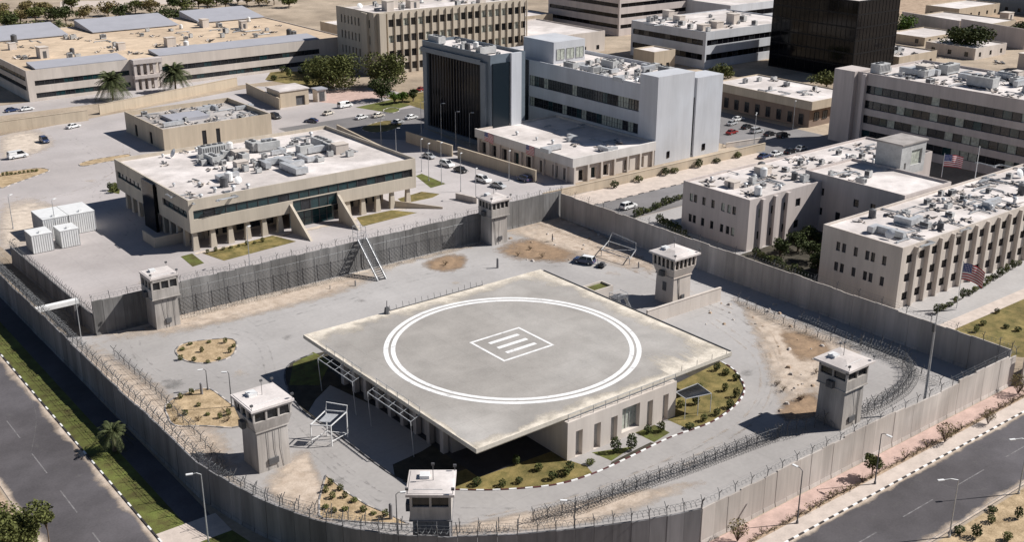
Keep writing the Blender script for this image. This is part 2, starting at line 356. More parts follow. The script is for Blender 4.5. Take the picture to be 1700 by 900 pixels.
# dirt and sand drifts in the compound
patch('sand_drift', [(51, 190), (56, 190), (58, 165), (60, 150), (56, 134), (53, 125), (50.5, 135), (50.2, 160)], 'patch_sand')
patch('sand_drift', px((180, 540), (400, 495), (560, 462), (640, 450), (560, 490), (420, 520), (260, 560)), 'patch_sand')
patch('sand_drift', px((440, 800), (505, 745), (520, 765), (500, 830), (560, 870), (470, 845)), 'patch_sand')
patch('dirt_patch', px((700, 440), (735, 424), (775, 425), (770, 445), (730, 452)), 'patch_brown')
patch('dirt_patch', px((825, 412), (880, 393), (935, 400), (965, 420), (940, 436), (850, 430)), 'patch_brown')
patch('sand_drift', px((830, 375), (930, 365), (1010, 400), (1080, 440), (1050, 450), (960, 415), (870, 395)), 'patch_sand')
patch('sand_drift', px((1230, 500), (1330, 540), (1420, 575), (1400, 620), (1310, 690), (1290, 640), (1300, 580), (1240, 530)), 'patch_sand')
patch('dirt_patch', px((1295, 550), (1350, 555), (1385, 590), (1340, 600), (1315, 590)), 'patch_brown')
patch('sand_drift', px((1290, 680), (1350, 650), (1365, 690), (1310, 700)), 'patch_brown')
patch('sand_drift', px((700, 885), (900, 870), (1050, 835), (1150, 800), (1020, 860), (860, 885)), 'patch_sand')
patch('stain', px((268, 632), (300, 630), (310, 640), (280, 650)), 'patch_dark', mid=(0.25, 0.35))
patch('stain', px((845, 350), (900, 345), (1020, 400), (1100, 450), (1080, 450), (980, 400), (880, 360)), 'patch_sand')
patch('sand_drift', px((0, 345), (60, 330), (120, 360), (60, 400), (0, 420)), 'patch_pale')
patch('sand_drift', px((0, 225), (60, 215), (90, 240), (40, 262), (0, 262)), 'patch_pale')
# ---------------------------------------------------------------- kerbs: painted blocks, one by one
KB = {}
def kerb(poly, step, label, z1=0.13, w=0.28, colours=('paint_white', 'paint_black'), gap=0.97, cat='kerb'):
    t = thing('kerb', label, cat)
    pts = resample(poly, step)
    for i, ((a, _), (b, _2)) in enumerate(zip(pts, pts[1:])):
        d = b-a; L = d.length*gap; key = (round(L, 2), w, z1, i % len(colours), colours)
        if key not in KB:
            mb = MB(); mb.box(-L/2, L/2, -w/2, w/2, 0, z1, 0.02, 0.03); KB[key] = mb.mesh('kerb_block', colours[i % len(colours)])
        c = (a+b)/2; link('kerb_block', KB[key], t, (c.x, c.y, 0.0), math.atan2(d.y, d.x))
    return t
kerb([(100, 75.65), (185, 75.65)], 1.05, 'black and white painted kerb along the right-hand street')
kerb([(41.1, 100), (41.1, 215)], 1.2, 'black and white kerb between the left street and the grass verge', colours=('paint_white', 'paint_black', 'paint_black'))
kerb([(178, 201.1), (256, 201.1)], 2.0, 'kerb blocks along the inner road by the white four-storey block', colours=('paving_pale', 'paint_black'))
# island under the landing pad
isl = open_curve([P(*q) for q in ((520, 588), (480, 606), (474, 635), (500, 680), (560, 722), (660, 795), (720, 811), (760, 814), (830, 814), (920, 806), (985, 787), (1040, 762), (1110, 728), (1180, 702), (1222, 672), (1236, 645), (1220, 616), (1195, 600))], 5)
islp = isl+[Vector((134, 152)), Vector((120, 158))]
sheet('planting_bed', islp, 'soil')
sheet('lawn', px((672, 798), (720, 810), (760, 813), (830, 813), (920, 805), (984, 786), (955, 752), (930, 745), (820, 765), (740, 790)), 'grass_dry')
sheet('yard', px((548, 640), (735, 728), (700, 750), (652, 772), (655, 790), (560, 722), (512, 684), (524, 664)), 'yard')
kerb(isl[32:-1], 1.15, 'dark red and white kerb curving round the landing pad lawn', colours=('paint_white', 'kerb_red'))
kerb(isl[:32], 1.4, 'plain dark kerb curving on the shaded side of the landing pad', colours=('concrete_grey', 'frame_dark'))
sheet('undercroft', [(83, 113), (131, 110.5), (131, 157.5), (84, 157.5), (83, 150)], 'undercroft')  # bare ground, coloured near-black to deepen the shade under the slab
sheet('path', px((955, 752), (975, 750), (1012, 779), (985, 788)), 'yard')
sheet('path', px((935, 762), (1110, 690), (1150, 712), (1140, 718), (1118, 727), (1090, 738), (1080, 735), (1060, 745), (1015, 768), (1010, 780), (985, 778)), 'yard')
sheet('lawn', px((982, 752), (1052, 742), (1015, 766)), 'grass')
sheet('lawn', px((1054, 719), (1083, 704), (1112, 719), (1086, 735)), 'grass')
sheet('lawn', px((1100, 694), (1117, 640), (1196, 601), (1219, 616), (1234, 645), (1221, 671), (1180, 701), (1142, 713)), 'grass_dry')
sheet('lawn', px((487, 604), (520, 585), (550, 600), (530, 640), (480, 640)), 'grass')
# dust along the kerbs
def dust(a, b, inward, w, seed, m='patch_sand'): structure(ragged_strip(a, b, inward, w, m, layer([a, b, (a[0]+inward[0]*2, a[1]+inward[1]*2)]), seed, None, 120)).name = 'dust_strip'
dust((40.95, 95), (40.95, 230), (-1, 0), 1.7, 1); dust((28.6, 95), (28.6, 230), (1, 0), 1.6, 2)
dust((95, 75.5), (190, 75.5), (0, -1), 1.0, 3); dust((95, 64.1), (190, 64.1), (0, 1), 1.8, 4)
dust((49.4, 132), (49.4, 196), (1, 0), 5.0, 5); dust((97, 83), (170, 83), (0, 1), 3.0, 6); dust((60, 195.8), (145, 195.8), (0, -1), 4.0, 7, 'patch_pale'); dust((90, 228.5), (150, 228.5), (0, -1), 3.0, 8, 'patch_pale')
# wheel tracks, scuffs, tar repairs
def track(pts, w, m, cover, seed, pair=0.0):
    r = random.Random(seed); cur = open_curve([P(*q) for q in pts], 8)
    for off in ((-pair, pair) if pair else (0.0,)):
        mb = MB(); cov = []; st = resample(cur, 1.0)
        for p, d in st:
            nn = Vector((-d.y, d.x)); ww = w*r.uniform(0.7, 1.3)
            for k, cv in ((-1, 0.0), (0, cover*0.55*r.uniform(0.8, 1.1)), (1, 0.0)): q = p+nn*(off+k*ww); mb.v.append((q.x, q.y, 0)); cov.append(cv)
        z = layer(mb.v); mb.v = [(a, b, z) for a, b, _ in mb.v]
        for i in range(len(st)-1):
            for k in range(2): mb.f.append((i*3+k, i*3+k+1, i*3+k+4, i*3+k+3)); mb.m.append(0)
        me = mb.mesh('wheel_track', m); a = me.attributes.new('cover', 'FLOAT', 'POINT'); a.data.foreach_set('value', cov); structure(link('wheel_track', me))
track([(300, 540), (420, 560), (450, 620), (470, 690), (560, 780), (640, 830)], 0.35, 'patch_dark', 0.34, 1, 0.85)
track([(220, 560), (260, 620), (420, 640), (500, 720), (620, 820)], 0.35, 'patch_dark', 0.3, 2, 0.85)
track([(760, 850), (900, 845), (1060, 790), (1180, 740), (1270, 670), (1280, 590), (1220, 530), (1150, 500)], 0.4, 'patch_dark', 0.34, 3, 0.9)
track([(780, 870), (960, 830), (1120, 765), (1250, 690), (1265, 600), (1180, 530)], 0.4, 'patch_sand', 0.42, 4, 0.9)
track([(420, 540), (560, 500), (700, 460), (830, 440), (950, 440)], 0.4, 'patch_dark', 0.32, 5, 0.9)
track([(880, 370), (960, 400), (1060, 450), (1150, 490), (1260, 540), (1290, 600)], 0.4, 'patch_brown', 0.34, 6, 0.9)
track([(160, 430), (220, 380), (160, 330), (180, 280), (120, 230)], 0.4, 'patch_dark', 0.28, 7, 0.9)
track([(220, 470), (380, 445), (560, 400), (740, 345), (800, 320)], 0.4, 'patch_dark', 0.3, 8, 0.9)
track([(0, 330), (120, 320), (200, 280), (210, 240)], 0.4, 'patch_sand', 0.4, 9, 0.9)
track([(0, 660), (100, 770), (190, 880)], 0.6, 'patch_dark', 0.2, 10, 0.9); track([(1380, 890), (1540, 800), (1700, 722)], 0.6, 'patch_dark', 0.2, 11, 0.9)
track([(1550, 800), (1600, 815), (1640, 812)], 0.12, 'patch_dark', 0.7, 13); track([(40, 640), (60, 690), (50, 760)], 0.1, 'patch_dark', 0.7, 14)
for k, (u, v, a) in enumerate(((600, 500, 1.3), (760, 470, 1.0), (1020, 455, 1.4), (1240, 620, 1.5), (1150, 770, 1.2), (930, 850, 1.3), (560, 800, 1.2), (400, 620, 1.4), (240, 470, 1.5), (480, 560, 1.1), (150, 300, 1.5), (640, 420, 1.2))):
    c_ = P(u, v); r_ = random.Random(k+90); patch('stain', [(c_.x+a*r_.uniform(.8, 1.8)*math.cos(t_), c_.y+a*r_.uniform(.8, 1.8)*math.sin(t_)) for t_ in (0, 0.9, 1.8, 2.7, 3.6, 4.5, 5.4)], ('patch_dark', 'patch_pale', 'patch_sand')[k % 3], mid=(0.16, 0.3))
# traffic islands
def island(pxs, m, label, k=5, raw=False):
    poly = [Vector(P(*q)[:2]) for q in pxs]; sm = poly if raw else smooth_poly(poly, k)
    o = sheet('traffic_island', sm, m)
    kerb(list(sm)+[sm[0]], 1.3, label, colours=('concrete', 'concrete_grey'))
island([(292, 586), (302, 572), (342, 565), (384, 563), (393, 573), (384, 592), (350, 603), (312, 601)], 'sand', 'low kerb round the small oval sand island')
island([(275, 673), (300, 656), (334, 646), (350, 647), (374, 664), (398, 685), (396, 710), (340, 708), (292, 708), (279, 692)], 'sand', 'low kerb round the sand island beside the left watchtower')
island([(541, 790), (575, 818), (610, 840), (648, 856), (680, 872), (600, 868), (530, 862), (530, 830)], 'sand', 'low kerb round the wedge-shaped bed by the front watchtower', raw=True)
island([(0, 288), (30, 283), (65, 279), (82, 283), (60, 292), (20, 306), (0, 312)], 'sand', 'low kerb round the long sand bed in the left car park')
island([(132, 272), (150, 266), (185, 260), (215, 256), (210, 263), (170, 270), (138, 276)], 'sand', 'low kerb round the thin sand bed behind the office block')
island([(600, 212), (640, 200), (668, 206), (650, 216), (620, 220)], 'grass_dry', 'kerb round the small green bed beyond the office block')
island([(636, 183), (650, 178), (664, 182), (655, 187), (642, 187)], 'grass', 'kerb round the round bed on the far junction')
# lawns round the office block
sheet('lawn', px((337, 421), (452, 391), (492, 401), (372, 433)), 'grass_dry')
sheet('lawn', px((300, 426), (319, 421), (339, 437), (320, 443)), 'grass')
sheet('lawn', px((592, 361), (650, 349), (693, 353), (602, 376)), 'grass_dry')
sheet('lawn', px((178, 318), (192, 303), (200, 310), (198, 322)), 'grass')
sheet('lawn', px((660, 330), (700, 318), (730, 322), (718, 328), (670, 338)), 'grass_dry')
sheet('lawn', px((690, 292), (700, 288), (740, 305), (715, 312)), 'grass')
sheet('lawn', px((440, 132), (540, 150), (535, 118), (450, 118)), 'grass_dry')
sheet('pavement', px((528, 152), (600, 145), (645, 160), (560, 172), (520, 168)), 'paving_pink')
sheet('lawn', px((590, 178), (650, 165), (690, 172), (640, 186)), 'grass')
sheet('lawn', [(213, 300), (262, 300), (262, 345), (213, 345)], 'grass_dry')
# painted lines
def marking(x0, x1, y0, y1, m='line_worn'): sheet('road_marking', [(x0, y0), (x1, y0), (x1, y1), (x0, y1)], m)
for i in range(12): marking(34.75, 34.93, 100+i*13, 107+i*13)
for i in range(10): marking(96+i*13, 103+i*13, 69.7, 69.88)
marking(60, 300, 64.4, 64.52)
# ---------------------------------------------------------------- building helpers
def facade(mb, o, u, w, z0, z1, ops, depth):
    """wall sheet from o along u (unit, the wall's outside on its right) with real openings (u0,u1,za,zb) and reveals `depth` deep"""
    o = Vector((o[0], o[1])); u = Vector(u); inn = Vector((-u.y, u.x))*depth
    us = sorted({0.0, w, *[q for a in ops for q in a[:2]]}); zs = sorted({z0, z1, *[q for a in ops for q in a[2:4]]})
    def pt(a, z, d=0): p = o+u*a+(inn if d else Vector((0, 0))); return (p.x, p.y, z)
    for a, b in zip(us, us[1:]):
        for c, d in zip(zs, zs[1:]):
            m, k = (a+b)/2, (c+d)/2
            if any(q[0] < m < q[1] and q[2] < k < q[3] for q in ops): continue
            mb.face([pt(a, c), pt(b, c), pt(b, d), pt(a, d)])
    for q in ops:
        a, b, c, d = q[:4]
        for e in (((a, c), (b, c)), ((b, c), (b, d)), ((b, d), (a, d)), ((a, d), (a, c))):
            mb.face([pt(*e[0]), pt(*e[1]), pt(*e[1], 1), pt(*e[0], 1)])
WM = {}
def window(parent, o, u, q, depth, glass='glass_dark', frame='frame_dark', mull=1, bars=0):
    a, b, c, d = q[:4]; w, h = b-a, d-c; u = Vector(u); inn = Vector((-u.y, u.x))
    key = (round(w, 2), round(h, 2), frame, mull, bars)
    if key not in WM:
        mb = MB(); t = 0.09
        for x0, x1 in ((-w/2, -w/2+t), (w/2-t, w/2)): mb.box(x0, x1, -0.06, 0.04, 0, h)
        for z0, z1 in ((0, t), (h-t, h)): mb.box(-w/2+t, w/2-t, -0.06, 0.04, z0, z1)
        for i in range(1, mull+1): x = -w/2+w*i/(mull+1); mb.box(x-0.035, x+0.035, -0.05, 0.03, t, h-t)
        for i in range(1, bars+1): z = h*i/(bars+1); mb.box(-w/2+t, w/2-t, -0.045, 0.025, z-0.03, z+0.03)
        WM[key] = mb.mesh('window', frame)
    k2 = (round(w, 2), round(h, 2), glass)
    if k2 not in WM:
        mb = MB(); mb.box(-w/2+0.02, w/2-0.02, 0.05, 0.09, 0.02, h-0.02); WM[k2] = mb.mesh('pane', glass)
    p = Vector((o[0], o[1]))+u*((a+b)/2)+inn*(depth-0.1)
    f = link('window', WM[key], parent, (p.x, p.y, c), math.atan2(u.y, u.x))
    link('pane', WM[k2], f)
    return f
def fill(parent, o, u, ops, depth, glass, frame='frame_dark', mull=1, bars=0, split=0.0, rnd=None):
    """put windows into the openings; long ribbons are split into single windows"""
    for q in ops:
        n = max(1, round((q[1]-q[0])/split)) if split else 1
        for i in range(n):
            a = q[0]+(q[1]-q[0])*i/n; b = q[0]+(q[1]-q[0])*(i+1)/n
            gl = glass if isinstance(glass, str) else rnd.choice(glass)
            window(parent, o, u, (a, b, q[2], q[3]), depth, gl, frame, mull, bars)
def grid(us, zs, w, h): return [(u-w/2, u+w/2, z, z+h) for u in us for z in zs]
def lin(a, b, n): return [a+(b-a)*i/(n-1) for i in range(n)]
def building(name, label, x0, x1, y0, y1, h, wall='plaster', roof='roof_pale', front=(), side=(), depth=0.35, glass='glass_dark', frame='frame_dark', mull=1, bars=0, split=0.0, par=0.8, z0=0.0, back=(), seed=1, wall_side=None):
    """rectangular block; front faces -Y (right in the picture), side faces -X (left in the picture)"""
    t = thing(name, label, 'building', (0, 0, 0)); r = random.Random(seed)
    w = MB()
    facade(w, (x0, y0), (1, 0), x1-x0, z0, h, front, depth)
    facade(w, (x0, y1), (0, -1), y1-y0, z0, h, side, depth)
    facade(w, (x1, y0), (0, 1), y1-y0, z0, h, (), depth)
    facade(w, (x1, y1), (-1, 0), x1-x0, z0, h, back, depth)
    if z0 > 0: w.face([(x0, y0, z0), (x0, y1, z0), (x1, y1, z0), (x1, y0, z0)])
    p = 0.3; zr = h-par                           # parapet: inner faces and coping
    for a, b, c, d in ((x0, x1, y0, y0+p), (x0, x1, y1-p, y1), (x0, x0+p, y0+p, y1-p), (x1-p, x1, y0+p, y1-p)):
        w.face([(a, c, h), (b, c, h), (b, d, h), (a, d, h)])
    i0, i1, j0, j1 = x0+p, x1-p, y0+p, y1-p
    for e in (((i0, j0), (i1, j0)), ((i1, j0), (i1, j1)), ((i1, j1), (i0, j1)), ((i0, j1), (i0, j0))):
        w.face([(*e[1], zr), (*e[0], zr), (*e[0], h), (*e[1], h)])
    w.build('wall', wall, t)
    rf = MB(); rf.box(i0, i1, j0, j1, zr-0.25, zr); rf.build('roof', roof, t)
    fill(t, (x0, y0), (1, 0), front, depth, glass, frame, mull, bars, split, r)
    fill(t, (x0, y1), (0, -1), side, depth, glass, frame, mull, bars, split, r)
    return t, zr
# ---------------------------------------------------------------- office block with the teal window ribbon (left of centre)
t, ZR_OFF = building('office_building', 'sand-coloured office block with teal window ribbon raised on columns', 90, 149.5, 229, 274, 12, 'stone', 'roof_pale', z0=4.4, par=0.9,
    front=[(1.0, 58.5, 7.4, 9.4), (25.2, 37.0, 4.401, 7.2)], side=[(1.2, 16.5, 7.6, 9.2), (19.5, 27, 4.401, 11), (30, 43.8, 7.6, 9.2)], depth=0.45, glass=('glass_teal', 'glass_teal', 'glass_dark'), split=2.6, mull=0, bars=0)
mb = MB(); mb.box(96, 115, 236, 270, 0, 4.4); mb.box(127, 144, 236, 270, 0, 4.4); mb.box(115, 127, 240, 268, 0, 4.4); mb.build('ground_floor_wall', 'stone_warm', t)
ME_COL = MB(); ME_COL.hexa([(-0.75, -0.5, 0), (0.75, -0.5, 0), (0.75, 0.5, 0), (-0.75, 0.5, 0)], [(-0.45, -0.4, 4.4), (0.45, -0.4, 4.4), (0.45, 0.4, 4.4), (-0.45, 0.4, 4.4)]); ME_COL = ME_COL.mesh('column', 'stone')
for x in (91.2, 95.4, 99.6, 103.8, 108, 112, 130.2, 134.4, 138.6, 142.8, 147.5): link('column', ME_COL, t, (x, 230, 0))
for y in (234.5, 238.5, 242.5, 246.5, 258, 262, 266, 270): link('column', ME_COL, t, (91, y, 0), math.pi/2)
for x in lin(116.0, 126.0, 6): window(t, (0, 231), (1, 0), (x-1.0, x+1.0, 0.05, 7.3), 0.1, 'glass_teal', 'frame_dark', 0, 3)
for x in lin(98, 112, 5)+lin(130, 142, 4): window(t, (0, 236), (1, 0), (x-1.2, x+1.2, 0.6, 3.4), -0.05, 'glass_dark', 'frame_dark', 1, 0)
for x in (114.6, 127.3):      # sloping wing walls either side of the entrance
    mb = MB(); a, b = x-0.3, x+0.3; lo = [(228.95, 0), (219.6, 0), (228.95, 6.6)]
    v = [(a, y, z) for y, z in lo]+[(b, y, z) for y, z in lo]; mb.v = v; mb.f = [(0, 1, 2), (5, 4, 3), (0, 3, 4, 1), (1, 4, 5, 2), (2, 5, 3, 0)]; mb.m = [0]*5; mb.build('wing_wall', 'stone', t)
mb = MB(); mb.hexa([(89.0, 247.2, 0), (89.7, 247.2, 0), (89.7, 254.3, 0), (89.0, 254.3, 0)], [(89.2, 247.2, 11.6), (89.7, 247.2, 11.6), (89.7, 254.3, 11.6), (89.2, 254.3, 11.6)]); mb.build('stair_window', 'glass_black', t)
mb = MB(); mb.box(84.5, 96, 236.8, 237.2, 0, 2.4); mb.box(84.5, 84.9, 237.2, 244, 0, 2.4); mb.build('screen_wall', 'stone', t)
mb2 = thing('retaining_wall', 'wedge-shaped beige retaining wall beside the office block lawn', 'wall')
mb = MB(); a, b = P(648, 345), P(735, 347); d = (b-a); mb.hexa([(a.x, a.y, 0), (b.x, b.y, 0), (b.x, b.y+0.4, 0), (a.x, a.y+0.4, 0)], [(a.x, a.y, 2.0), (b.x, b.y, 0.5), (b.x, b.y+0.4, 0.5), (a.x, a.y+0.4, 2.0)]); mb.build('wall', 'stone_warm', mb2)
# ---------------------------------------------------------------- small flat building behind it
t, ZR_SM = building('service_building', 'single-storey beige service building with cluttered recessed roof', 120, 155, 319, 350, 6.6, 'stone_warm', 'roof_grey', par=1.5,
    front=[(12, 13.4, 0.02, 4.5), (16.5, 17.8, 0.02, 4.5)], side=[(8, 10, 0.3, 4), (20, 22, 0.3, 4)])
mb = MB(); mb.box(128, 140, 331, 340, 5.1, 6.1); mb.build('roof_light', 'sheet_roof', t)
# ---------------------------------------------------------------- long ribbon-windowed building, top left
t, ZR_LONG = building('long_building', 'long two-storey beige building with grey sheet roof edges and tan flat roof', 109.5, 238, 415, 512, 11, 'plaster', 'roof_tan', par=0.35,
    front=[(2.5, 36.5, 5.4, 7.2), (2.5, 36.5, 1.0, 2.8), (49, 116, 5.2, 7.2), (49, 116, 1.0, 2.8)], side=[(2, 95, 7.0, 8.6), (2, 95, 3.6, 5.2)], glass=('glass_dark', 'glass_teal', 'glass_dark'), split=3.4, mull=1)
for x0, x1, y0, y1, z0, z1 in ((113, 146, 415.5, 426, 11.02, 12.2), (158, 226, 415.5, 426, 11.02, 12.2), (110, 148, 488, 511, 11.02, 14), (158, 196, 488, 511, 11.02, 14), (206, 237.5, 488, 511, 11.02, 14)):
    mb = MB(); mb.hexa([(x0, y0, z0-0.01), (x1, y0, z0-0.01), (x1, y1, z0-0.01), (x0, y1, z0-0.01)], [(x0, y0, z0+0.25), (x1, y0, z0+0.25), (x1, y1, z1), (x0, y1, z1)] if y0 < 440 else [(x0, y0, z0+0.3), (x1, y0, z0+0.3), (x1, y1, z1), (x0, y1, z1)])
    mb.build('sheet_roof', 'sheet_roof', t)
mb = MB(); mb.box(146.6, 157.6, 411.6, 414.98, 9.6, 11.2); mb.box(146.6, 157.6, 411.4, 414.97, 4.2, 5.4); mb.build('portal_beam', 'plaster_pink', t)
for x in lin(147.3, 156.9, 5):
    mb = MB(); mb.box(x-0.6, x+0.6, 412, 413.2, 0, 4.2); mb.box(x-0.5, x+0.5, 412, 413, 5.4, 9.6); mb.build('pillar', 'plaster_pink', t)
# ---------------------------------------------------------------- tall beige finned building, top centre
fr = []
for i in range(20):
    u = 6.2+i*3.5
    for z in (18.6, 12.4, 6.4, 1.2): fr.append((u+0.35, u+2.9, z, z+2.9))
sd = grid(lin(4, 25.5, 9), (18.4, 12.2, 6.2), 1.0, 3.2)
t, ZR_BEI = building('finned_building', 'tall beige building with rows of windows between vertical fins', 232, 306, 382, 411, 24.6, 'stone', 'roof_pale', front=fr, side=sd, glass=('glass_dark', 'glass_dark', 'blind'), mull=1, par=0.9, depth=0.5)
ME = MB(); ME.box(-0.2, 0.2, -0.55, 0, 0, 24.0); ME = ME.mesh('fin', 'stone')
for i in range(21): link('fin', ME, t, (232+6.2+i*3.5-0.12, 381.98, 0))
mb = MB(); mb.box(231.0, 231.98, 386, 390, 0, 24.2); mb.box(233.5, 236.4, 380.2, 381.97, 0, 24.4); mb.build('corner_pier', 'stone', t)
# ---------------------------------------------------------------- white and dark-glass complex, centre top
t, ZR_GLS = building('glass_block', 'grey-framed block with a tall dark ribbed glass front', 198, 211, 262, 297.5, 28, 'cladding_dark', 'roof_pale', par=0.9, side=[(2.2, 31.6, 1.2, 24.6)], depth=0.9, glass='glass_black', frame='frame_dark', mull=0, split=1.55)
mb = MB(); mb.box(205.2, 209.0, 261.2, 261.97, 0, 28.05); mb.build('white_pier', 'cladding', t)
mb = MB(); mb.box(197.2, 197.97, 263.5, 266.0, 0, 25.6); mb.box(197.2, 197.97, 266.0, 297.4, 24.75, 26.2); mb.build('glass_surround', 'cladding_dark', t)
mb = MB(); mb.box(198.6, 204.8, 261.6, 261.96, 0.5, 25.5); mb.build('side_glass', 'glass_and_shade_navy', t)
ME = MB(); ME.box(-0.22, 0, -0.09, 0.09, 1.2, 24.5); ME = ME.mesh('rib', 'frame_dark')
for i in range(20): link('rib', ME, t, (197.99+0.7, 266.6+i*1.47, 0))
t, ZR_WHT = building('white_building', 'white-clad block with long dark window ribbons and a blank end tower', 224, 250, 226, 298, 22.2, 'cladding', 'roof_pale', par=1.0,
    side=[(22.0, 71.5, 14.1, 17.4), (22.0, 71.5, 7.6, 10.6)], depth=0.5, glass=('glass_dark', 'blind', 'blind', 'glass_dark', 'glass_teal'), split=2.3, mull=1, bars=1)
tw = MB()
tw.box(223.6, 238.2, 218.8, 225.98, 0, 25.2); tw.box(239.4, 250.3, 218.8, 225.97, 0, 23.2); tw.box(238.2, 239.4, 219.6, 225.96, 0, 23.0); tw.build('end_tower', 'cladding', t)
mb = MB(); mb.box(238.4, 239.2, 219.4, 219.59, 0.5, 17.5); mb.box(228.4, 229.4, 218.65, 218.79, 1.5, 3.4); mb.box(243.0, 244.2, 218.65, 218.79, 1.5, 3.4); mb.build('slot_window', 'glass_black', t)
mb = MB(); mb.box(223.7, 223.98, 276.3, 297.9, 0.2, 22.0); mb.build('recess_shade', 'glass_and_shade_navy', t)  # dark sheet that paints in the shade of an unlit recess
mb = MB(); mb.box(228, 241, 269, 284, 21.2, 28); mb.build('penthouse', 'cladding', t)
for i in range(3): window(t, (228, 269), (1, 0), (1.2+i*4, 4.4+i*4, 22.4, 25.8), -0.02, 'blind', 'frame_pale', 1)
t, ZR_ANX = building('annex_building', 'low white annex with columned ground floor and flags on its front', 193, 223.55, 219, 262, 7, 'plaster', 'roof_pale', par=0.6,
    front=[(a, a+2.0, 0.3, 3.4) for a in (2.0, 6.5, 11, 19, 24.5)], side=[(a, a+2.2, 0.2, 3.6) for a in (2, 7, 12, 17.5, 23, 29, 34.5, 39)], depth=0.9, glass=('glass_dark', 'glass_dark', 'glass_teal'), mull=1)
mb = MB(); mb.box(192.4, 193-0.02, 218.4, 262.4, 4.6, 7.1); mb.box(193-0.02, 223.5, 218.4, 218.98, 4.6, 7.1); mb.build('fascia', 'white_fascia', t)
ME = MB(); ME.box(-0.3, 0.3, -0.3, 0.3, 0, 4.6); ME = ME.mesh('column', 'plaster')
for x in lin(193.2, 222.5, 7): link('column', ME, t, (x, 218.66, 0))
for y in lin(221, 260.5, 9): link('column', ME, t, (192.68, y, 0))
# ---------------------------------------------------------------- beige three-storey buildings on the right
def rows(us, zs, w=1.1, h=1.9): return grid(us, zs, w, h)
t, ZR_A = building('barracks_building', 'pinkish-beige three-storey building with paired windows behind the blast wall', 187.7, 258, 154, 174, 12, 'plaster_pink', 'roof_pale', par=0.5,
    front=[(3.2+i*4.3, 4.9+i*4.3, z, z+1.9) for i in range(4) for z in (2.2, 7.4)], side=rows((2.7, 4.0, 6.6, 9.4, 12.4, 14.2, 15.7), (7.6, 2.6), 1.0, 1.9), depth=0.3, glass=('glass_dark', 'glass_dark', 'blind'), mull=0)
ME = MB(); ME.box(-0.5, 0.5, -0.7, 0, 0, 11.6); ME_PIER = ME.mesh('pier', 'plaster_pink')
for x in (191.9, 196.2, 200.5): link('pier', ME_PIER, t, (x, 153.98, 0))
t, ZR_C = building('linking_wing', 'taller linking wing with few windows joining the two beige buildings', 213, 231, 132.2, 159, 13.6, 'plaster_pink', 'roof_pale', par=0.6, side=[(4.5, 5.8, 8.5, 10.3), (4.5, 5.8, 3.8, 5.6), (9.5, 10.8, 2.5, 5.6), (14, 15.4, 8.0, 9.8), (18.5, 19.8, 8.0, 9.8)], mull=0)
t, ZR_B = building('dormitory_building', 'beige three-storey building with ribbed lit facade behind a flagpole', 184.5, 262, 113.5, 132, 12.8, 'plaster', 'roof_pale', par=0.5,
    front=[(u, u+2.0, z, z+1.7) for u in [1.7+i*4.3 for i in range(17)] for z in (9.2, 5.3, 1.4)], side=rows((4.0, 5.4, 8.2, 10.9, 12.2, 14.8), (8.2, 3.9), 0.95, 1.9), depth=0.35, glass=('glass_dark', 'glass_dark', 'frame_dark'), mull=0)
ME = MB(); ME.box(-0.2, 0.2, -0.7, 0, 0, 12.3); ME_PIER = ME.mesh('pier', 'plaster')
for i in range(18): link('pier', ME_PIER, t, (184.5+4.1+i*4.3, 113.48, 0))
t = thing('stair_tower', 'square grey rooftop stair tower with one white-framed opening', 'stair tower', (0, 0, 0))
w = MB(); facade(w, (231.5, 146), (1, 0), 10, 11.5, 19, [(4.2, 8.6, 13.6, 17.3), (1.6, 2.4, 13, 14.6)], 0.4); facade(w, (231.5, 153), (0, -1), 7, 11.5, 19, (), 0.3); w.face([(241.5, 146, 11.5), (241.5, 153, 11.5), (241.5, 153, 19), (241.5, 146, 19)]); w.face([(231.5, 153, 11.5), (241.5, 153, 11.5), (241.5, 153, 19), (231.5, 153, 19)])
w.build('wall', 'equip', t); w = MB(); w.box(231.2, 241.8, 145.7, 153.3, 19.0, 19.35); w.build('roof', 'roof_grey', t); window(t, (231.5, 146), (1, 0), (4.2, 8.6, 13.6, 17.3), 0.4, 'blind', 'frame_pale', 0); window(t, (231.5, 146), (1, 0), (1.6, 2.4, 13, 14.6), 0.4, 'glass_dark', 'frame_pale', 0)
# ---------------------------------------------------------------- long four-storey block at the right edge
t, ZR_FR = building('ribbon_block', 'long grey four-storey block with dark window ribbons at the right edge', 290.3, 324, 128, 201, 22.0, 'plaster_pink', 'roof_pale', par=0.7,
    side=[(3.2, 71, z, z+2.5) for z in (15.9, 11.4, 6.9, 2.4)], depth=0.6, glass=('glass_dark', 'glass_dark', 'glass_dark', 'glass_dark', 'glass_teal', 'blind'), split=2.7, mull=0)
mb = MB(); mb.box(288.6, 297, 201.02, 208.3, 0, 22.1); mb.build('stair_core', 'plaster_pink', t)
mb = MB(); mb.box(289.2, 290.28, 197.6, 198.8, 0, 21.7); mb.build('pier', 'plaster_pink', t)
# ---------------------------------------------------------------- low brown building, right of the white one
t, ZR_ML = building('low_building', 'low brown building with deep pale roof slab beside the car park', 294.6, 318, 219.8, 262, 9, 'stone_warm', 'roof_pale', par=0.4, z0=6.2)
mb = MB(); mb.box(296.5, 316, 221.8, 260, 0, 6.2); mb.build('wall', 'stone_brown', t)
for y in lin(225, 257, 8): window(t, (296.5, y), (0, -1), (-0.9, 0.9, 0.5, 4.0), -0.05, 'glass_dark', 'frame_dark', 1)
for x in lin(300, 313, 4): window(t, (x, 221.8), (1, 0), (-1.2, 1.2, 2.0, 4.6), -0.05, 'glass_dark', 'frame_dark', 1)
